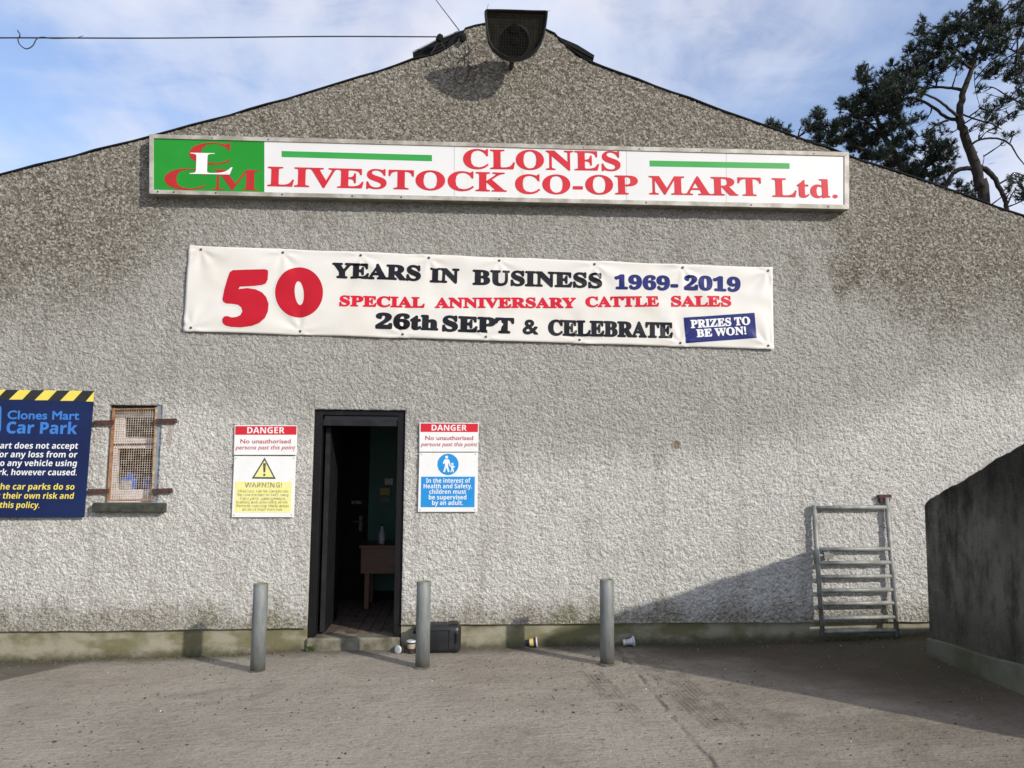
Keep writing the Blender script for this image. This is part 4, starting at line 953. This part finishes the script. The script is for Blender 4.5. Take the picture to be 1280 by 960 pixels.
# weeds, moss and grit
def blades(cx0, cy0, n_, spread, hgt, wd, seed, lean=.6):
    r = random.Random(seed); out = []
    for _ in range(n_):
        a = r.uniform(0, 6.28); d = r.uniform(0, spread); x_, y_ = cx0+math.cos(a)*d, cy0+math.sin(a)*d*.5; z_ = float(ground_z(x_, y_)); hh_ = hgt*r.uniform(.5, 1)
        lx_, ly_ = r.uniform(-1, 1)*lean*hh_, -abs(r.uniform(0, 1))*lean*hh_; w2 = wd*r.uniform(.6, 1.2); ca, sa = math.cos(a), math.sin(a)
        out.append(([(x_-ca*w2*.3, y_-sa*w2*.3, z_), (x_+ca*w2*.3, y_+sa*w2*.3, z_), (x_+lx_*.5+ca*w2, y_+ly_*.5+sa*w2, z_+hh_*.6), (x_+lx_, y_+ly_, z_+hh_), (x_+lx_*.5-ca*w2, y_+ly_*.5-sa*w2, z_+hh_*.6)], [(0, 1, 2, 3, 4)]))
    return out
wp = gpos(389, 812)
tag(obj('weed', blades(wp[0], -.03, 26, .035, .065, .009, 5), 'weed', None, recalc=False, origin=(wp[0], -.03, 0)), 'small green weed growing at the left end of the doorstep', 'weed')
wp = gpos(1140, 803)
tag(obj('weed', blades(wp[0], -.05, 18, .03, .06, .004, 9), 'weed', None, recalc=False, origin=(wp[0], -.05, .05)), 'thin grassy weed between the gate and the dark side wall', 'weed')
r = random.Random(12); ms = []
for _ in range(900):
    x_ = r.uniform(-4.6, 4.6)
    if DX0-.02 < x_ < DX1+.02: continue
    y_ = -abs(r.gauss(0, .035))+.005; s_ = r.uniform(.004, .014); z_ = float(ground_z(x_, y_))
    ms.append(([(x_-s_, y_, z_-.003), (x_+s_, y_-.3*s_, z_-.003), (x_+.2*s_, y_-s_, z_-.003), (x_, y_-.2*s_, z_+s_*r.uniform(.5, 1.3))], [(0, 1, 3), (1, 2, 3), (2, 0, 3)]))
tag(obj('moss', ms, 'moss', None), 'crumbs of moss and dirt gathered along the foot of the wall', 'moss', kind='stuff')
def bits(n_, seed, smin, smax, flat_, xr, yr, gray=None):
    r = random.Random(seed); out = []
    for _ in range(n_):
        x_, y_ = r.uniform(*xr), r.uniform(*yr); s_ = smin+(smax-smin)*r.random()**3; z_ = float(ground_z(x_, y_))+.002; a = r.uniform(0, 6.28); e_ = r.uniform(.45, 1)
        ring_ = [(x_+s_*math.cos(a+k*1.2566)*r.uniform(.7, 1.1), y_+s_*e_*math.sin(a+k*1.2566)*r.uniform(.7, 1.1)) for k in range(5)]
        V = [(p[0], p[1], z_-.006) for p in ring_]+[(x_+(p[0]-x_)*.6, y_+(p[1]-y_)*.6, z_+s_*flat_) for p in ring_]
        out.append((V, [(k, (k+1) % 5, (k+1) % 5+5, k+5) for k in range(5)]+[(5, 6, 7, 8, 9)]))
    return out
tag(obj('grit', bits(2400, 21, .0025, .012, .6, (-4.6, 4.3), (-4.2, -.05)), 'grit', None), 'loose grit scattered over the concrete yard', 'grit', kind='stuff')
tag(obj('leaf_litter', bits(260, 22, .004, .020, .15, (-4.2, 4.0), (-3.6, -.05)), 'leafbit', None), 'dark dead leaf scraps scattered over the concrete yard', 'leaf litter', kind='stuff')
tag(obj('pale_scraps', bits(55, 23, .003, .010, .3, (-4.2, 4.0), (-3.8, -.05)), 'pale', None), 'tiny pale scraps of paper and stone on the yard', 'litter', kind='stuff')

# ------------------------------------------------------------------ pines behind the roof
def pine(name, label, limbs, clusters, Y, seed, mat, dens, jitter):
    """limbs: list of (points in survey units, radii in m); clusters: (x, y, r)"""
    rn = np.random.RandomState(seed)
    b0 = at(limbs[0][0][0][0], limbs[0][0][0][1], Y)
    t_ = thing(name, label, 'tree', (b0[0], Y, 0), 'pines behind the mart roof')
    for k, (pts, rs, dy) in enumerate(limbs):
        P_ = [at(a, b, Y+dy*i/(len(pts)-1)) for i, (a, b) in enumerate(pts)]
        if k == 0: P_ = [np.array([P_[0][0]+.3, Y, -.1])]+P_; rs = [rs[0]*1.6]+list(rs)
        S = spline(P_, 5); n_ = len(S); rr = np.interp(np.linspace(0, 1, n_), np.linspace(0, 1, len(rs)), rs)
        S = [q+rn.randn(3)*min(.012, rr[i]*.12) if 0 < i < n_-1 else q for i, q in enumerate(S)]
        obj('trunk' if k == 0 else 'branch', tube(S, [float(v) for v in rr], 8 if k < 3 else 5), 'bark', t_, smooth=True)
    V = []; Fs = []; TW = []; LP = []
    for pts, rs, dy in limbs:
        LP += [at(a+(c_-a)*f, b+(d_-b)*f, Y) for (a, b), (c_, d_) in zip(pts, pts[1:]) for f in (0, .5)]
    for (px, py, r_) in clusters:
        dy = rn.uniform(-jitter, jitter); c = at(px, py, Y+dy); R_ = r_/F*(Y+7.2+dy)
        q_ = min(LP, key=lambda w_: np.linalg.norm(w_-c)+.35*max(0, w_[2]-c[2])); mid_ = (q_+c)/2+rn.randn(3)*.12*np.linalg.norm(q_-c)
        TW.append(tube(spline([q_, mid_, c], 4), [.024]*3+[.018]*3+[.010]*3, 4, False))
        for _ in range(3):
            e_ = c+rn.randn(3)*R_*.9+np.array([0, 0, -.5*R_]); TW.append(tube(spline([mid_, (mid_+e_)/2+rn.randn(3)*.06, e_], 3), [.011]*4+[.006]*3, 3, False))
        nt = max(3, int(dens*(r_/6.)**2))
        for _ in range(nt):
            d = rn.randn(3); d /= np.linalg.norm(d); o_ = c+d*R_*rn.rand()**.45*np.array([1.05, 1.3, .85])
            ax = d*.5+np.array([0, 0, .75])+rn.randn(3)*.35; ax /= np.linalg.norm(ax)
            L = rn.uniform(.10, .19)
            e1 = np.cross(ax, [1, .1, .2]); e1 /= np.linalg.norm(e1); e2 = np.cross(ax, e1)
            m_ = 30; q = rn.rand(m_)*6.283; tl = rn.uniform(.25, 1.05, m_); hgt = rn.rand(m_)*L*1.15
            for k in range(m_):
                dd = ax*(1-.55*tl[k])*.8+(e1*math.cos(q[k])+e2*math.sin(q[k]))*tl[k]; dd /= np.linalg.norm(dd)
                b_ = o_+ax*hgt[k]; s_ = np.cross(dd, rn.randn(3)); s_ /= np.linalg.norm(s_)+1e-6
                n0 = len(V); ll = L*rn.uniform(.55, .9); w_ = .0095
                V.extend([b_-s_*w_, b_+s_*w_, b_+dd*ll]); Fs.append((n0, n0+1, n0+2))
            if rn.rand() < .4: TW.append(tube([c+(o_-c)*.1, o_+ax*L], [.012, .005], 3, False))
    me = bpy.data.meshes.new('crown'); V = np.array(V)-np.array(wloc(t_)); me.vertices.add(len(V)); me.vertices.foreach_set('co', V.astype(np.float32).ravel())
    fa = np.array(Fs, dtype=np.int32); me.loops.add(fa.size); me.loops.foreach_set('vertex_index', fa.ravel()); me.polygons.add(len(fa)); me.polygons.foreach_set('loop_start', np.arange(0, fa.size, 3, dtype=np.int32)); me.update(calc_edges=True)
    me.materials.append(MT[mat]); co = bpy.data.objects.new('crown', me); COL.objects.link(co); co.parent = t_
    tag(obj('twigs', TW, 'bark', t_, recalc=False), kind='stuff')
    return t_
T1 = [(1224, 1, 5), (1238, 4, 5), (1220, 11, 7), (1271, 11, 8), (1231, 19, 10), (1245, 16, 9), (1153, 28, 5), (1154, 41, 8), (1147, 43, 4), (1179, 32, 6), (1181, 43, 9), (1196, 23, 6), (1197, 37, 9), (1212, 27, 9), (1212, 42, 9), (1226, 36, 10), (1243, 31, 10), (1257, 38, 9), (1242, 46, 9), (1258, 50, 7), (1240, 58, 8), (1251, 65, 8), (1232, 69, 9), (1221, 67, 6), (1143, 62, 8), (1137, 66, 4), (1162, 56, 9), (1175, 55, 8), (1170, 68, 8), (1156, 74, 8), (1190, 76, 7), (1180, 82, 6), (1149, 82, 6), (1162, 86, 7), (1116, 82, 5), (1135, 76, 3.5), (1128, 91, 8), (1141, 89, 7), (1106, 93, 6), (1118, 100, 9), (1137, 100, 8), (1152, 95, 8), (1164, 95, 6), (1176, 92, 5), (1111, 112, 9), (1125, 113, 9), (1139, 113, 7), (1104, 124, 8), (1121, 127, 8), (1141, 130, 7), (1150, 120, 5), (1119, 148, 8), (1134, 156, 7), (1147, 150, 6), (1163, 104, 6), (1205, 76, 7), (1215, 84, 6), (1197, 84, 4), (1254, 83, 7), (1242, 94, 8), (1232, 92, 5), (1269, 94, 7), (1277, 86, 6), (1275, 105, 7), (1262, 100, 6), (1227, 112, 4.5), (1258, 128, 5), (1249, 132, 4), (1263, 149, 5), (1239, 150, 6), (1231, 146, 4), (1247, 158, 5), (1225, 165, 3), (1275, 68, 6), (1276, 45, 6), (1268, 30, 8), (1280, 30, 6), (1175, 156, 4), (1182, 165, 4), (1230, 129, 2.5), (1234, 138, 2), (1272, 76, 3.5), (1256, 172, 2), (1263, 171, 2), (1292, 20, 12), (1300, 50, 12), (1295, 80, 12), (1310, 100, 14), (1290, 120, 9), (1300, -5, 14), (1270, -10, 12), (1240, -12, 10), (1310, 140, 10), (1330, 60, 18), (1340, 110, 15), (1273, 116, 5), (1278, 135, 5), (1217, 50, 7), (1205, 55, 6), (1190, 60, 6), (1186, 68, 5)]
T2 = [(1080, 89, 6), (1077, 96, 5), (1080, 103, 7), (1088, 103, 4), (1054, 130, 6), (1062, 135, 5), (1050, 137, 4), (1077, 122, 8), (1070, 134, 8), (1022, 143, 5), (1025, 149, 6), (1011, 157, 4), (1016, 165, 5), (965, 158, 5), (972, 161, 4), (984, 162, 3), (986, 168, 3.5), (1004, 158, 3), (1025, 162, 8), (1042, 161, 8), (1057, 157, 9), (1072, 148, 9), (1090, 128, 9), (1095, 116, 8), (1103, 108, 8), (1113, 100, 7), (1108, 122, 9), (1122, 120, 8), (1088, 145, 10), (1102, 138, 10), (1118, 138, 9), (1075, 165, 10), (1058, 175, 10), (1040, 178, 9), (1026, 175, 7), (1070, 185, 10), (1088, 178, 11), (1104, 166, 11), (1120, 160, 9), (1134, 172, 8), (1120, 180, 10), (1103, 195, 10), (1086, 197, 9), (1125, 202, 10), (1140, 190, 8), (1160, 172, 7), (1162, 184, 8), (1175, 186, 7), (1187, 182, 5), (1190, 190, 5), (1183, 200, 7), (1168, 202, 9), (1152, 208, 9), (1150, 222, 8), (1170, 220, 8), (1186, 214, 6), (1192, 197, 4), (1138, 215, 8), (1165, 232, 7), (1182, 230, 5), (1198, 234, 5), (1206, 240, 4), (1213, 243, 4), (1213, 232, 3), (1221, 247, 4), (1110, 210, 8), (1130, 225, 8)]
T3 = [(1271, 229, 4), (1264, 237, 3), (1278, 238, 5), (1279, 250, 4), (1276, 222, 3), (1285, 245, 8), (1300, 235, 10), (1260, 226, 1.8), (1262, 240, 2)]
pine('pine_tree', 'tall pine with bare bent trunk and open crown rising over the right roof slope',
     [([(1231, 262), (1225, 235), (1219, 205), (1205, 168), (1199, 145), (1205, 112), (1214, 88), (1218, 70), (1232, 40), (1240, 10)], [.16, .15, .14, .12, .105, .085, .07, .06, .045, .02], 0),
      ([(1217, 210), (1198, 212), (1188, 222), (1180, 238), (1172, 248)], [.07, .065, .06, .05, .04], .3),
      ([(1222, 208), (1237, 215), (1248, 232), (1256, 250), (1260, 268)], [.085, .08, .07, .065, .06], -.3),
      ([(1211, 183), (1224, 175), (1246, 173), (1262, 180), (1272, 195), (1282, 208)], [.035, .032, .03, .025, .02, .015], -.4),
      ([(1247, 231), (1262, 222), (1268, 216), (1285, 221)], [.03, .025, .02, .012], .2),
      ([(1268, 217), (1274, 232), (1280, 240)], [.018, .014, .01], .2),
      ([(1199, 150), (1184, 147), (1165, 133), (1140, 122), (1112, 128)], [.06, .05, .045, .035, .02], .5),
      ([(1200, 148), (1188, 138), (1172, 125), (1150, 115), (1128, 100)], [.05, .045, .035, .03, .015], -.6),
      ([(1206, 113), (1190, 110), (1170, 109), (1152, 112), (1135, 118)], [.055, .045, .035, .025, .015], .4),
      ([(1215, 86), (1200, 76), (1186, 62), (1170, 55)], [.05, .04, .03, .015], -.4),
      ([(1216, 78), (1196, 62), (1183, 45), (1180, 34)], [.035, .03, .02, .01], .6),
      ([(1196, 60), (1208, 52), (1224, 44)], [.03, .025, .015], .6),
      ([(1218, 68), (1238, 56), (1258, 60), (1285, 70)], [.045, .035, .03, .02], .5),
      ([(1200, 142), (1222, 150), (1240, 155), (1252, 162)], [.03, .025, .02, .01], -.5),
      ([(1262, 122), (1275, 128), (1295, 136)], [.02, .03, .04], .3), ([(1232, 116), (1250, 122), (1262, 123)], [.008, .014, .02], .3),
      ([(1218, 90), (1219, 110), (1224, 130), (1228, 140)], [.012, .010, .008, .005], .2),
      ([(1186, 150), (1172, 155), (1155, 168), (1140, 172)], [.03, .025, .018, .01], .3),
      ([(1222, 209), (1228, 206), (1230, 198), (1229, 193)], [.018, .014, .01, .005], .1), ([(1229, 210), (1240, 214), (1247, 224)], [.008, .006, .003], .1), ([(1236, 205), (1244, 203)], [.006, .003], .1),
      ([(1209, 185), (1216, 190), (1222, 190)], [.03, .025, .02], -.1)],
     T1+T3, 14, 41, 'needle', 16, 1.3)
pine('pine_tree', 'dense dark pine foliage low over the roof, between the white sign and the bent trunk',
     [([(1150, 255), (1140, 235), (1125, 205), (1105, 170), (1095, 140), (1100, 115)], [.16, .14, .11, .08, .05, .02], 0),
      ([(1125, 205), (1085, 190), (1050, 172), (1022, 158)], [.07, .05, .04, .015], .4),
      ([(1105, 170), (1080, 150), (1060, 138)], [.05, .035, .012], -.4), ([(1095, 140), (1085, 115), (1080, 95)], [.04, .025, .01], .2),
      ([(1140, 235), (1160, 205), (1180, 190)], [.06, .04, .015], -.3), ([(1050, 178), (1010, 175), (985, 168), (966, 160)], [.03, .02, .014, .008], .3),
      ([(1150, 250), (1180, 240), (1218, 245)], [.05, .03, .012], -.2)],
     T2, 15.5, 42, 'needle2', 24, 1.3)
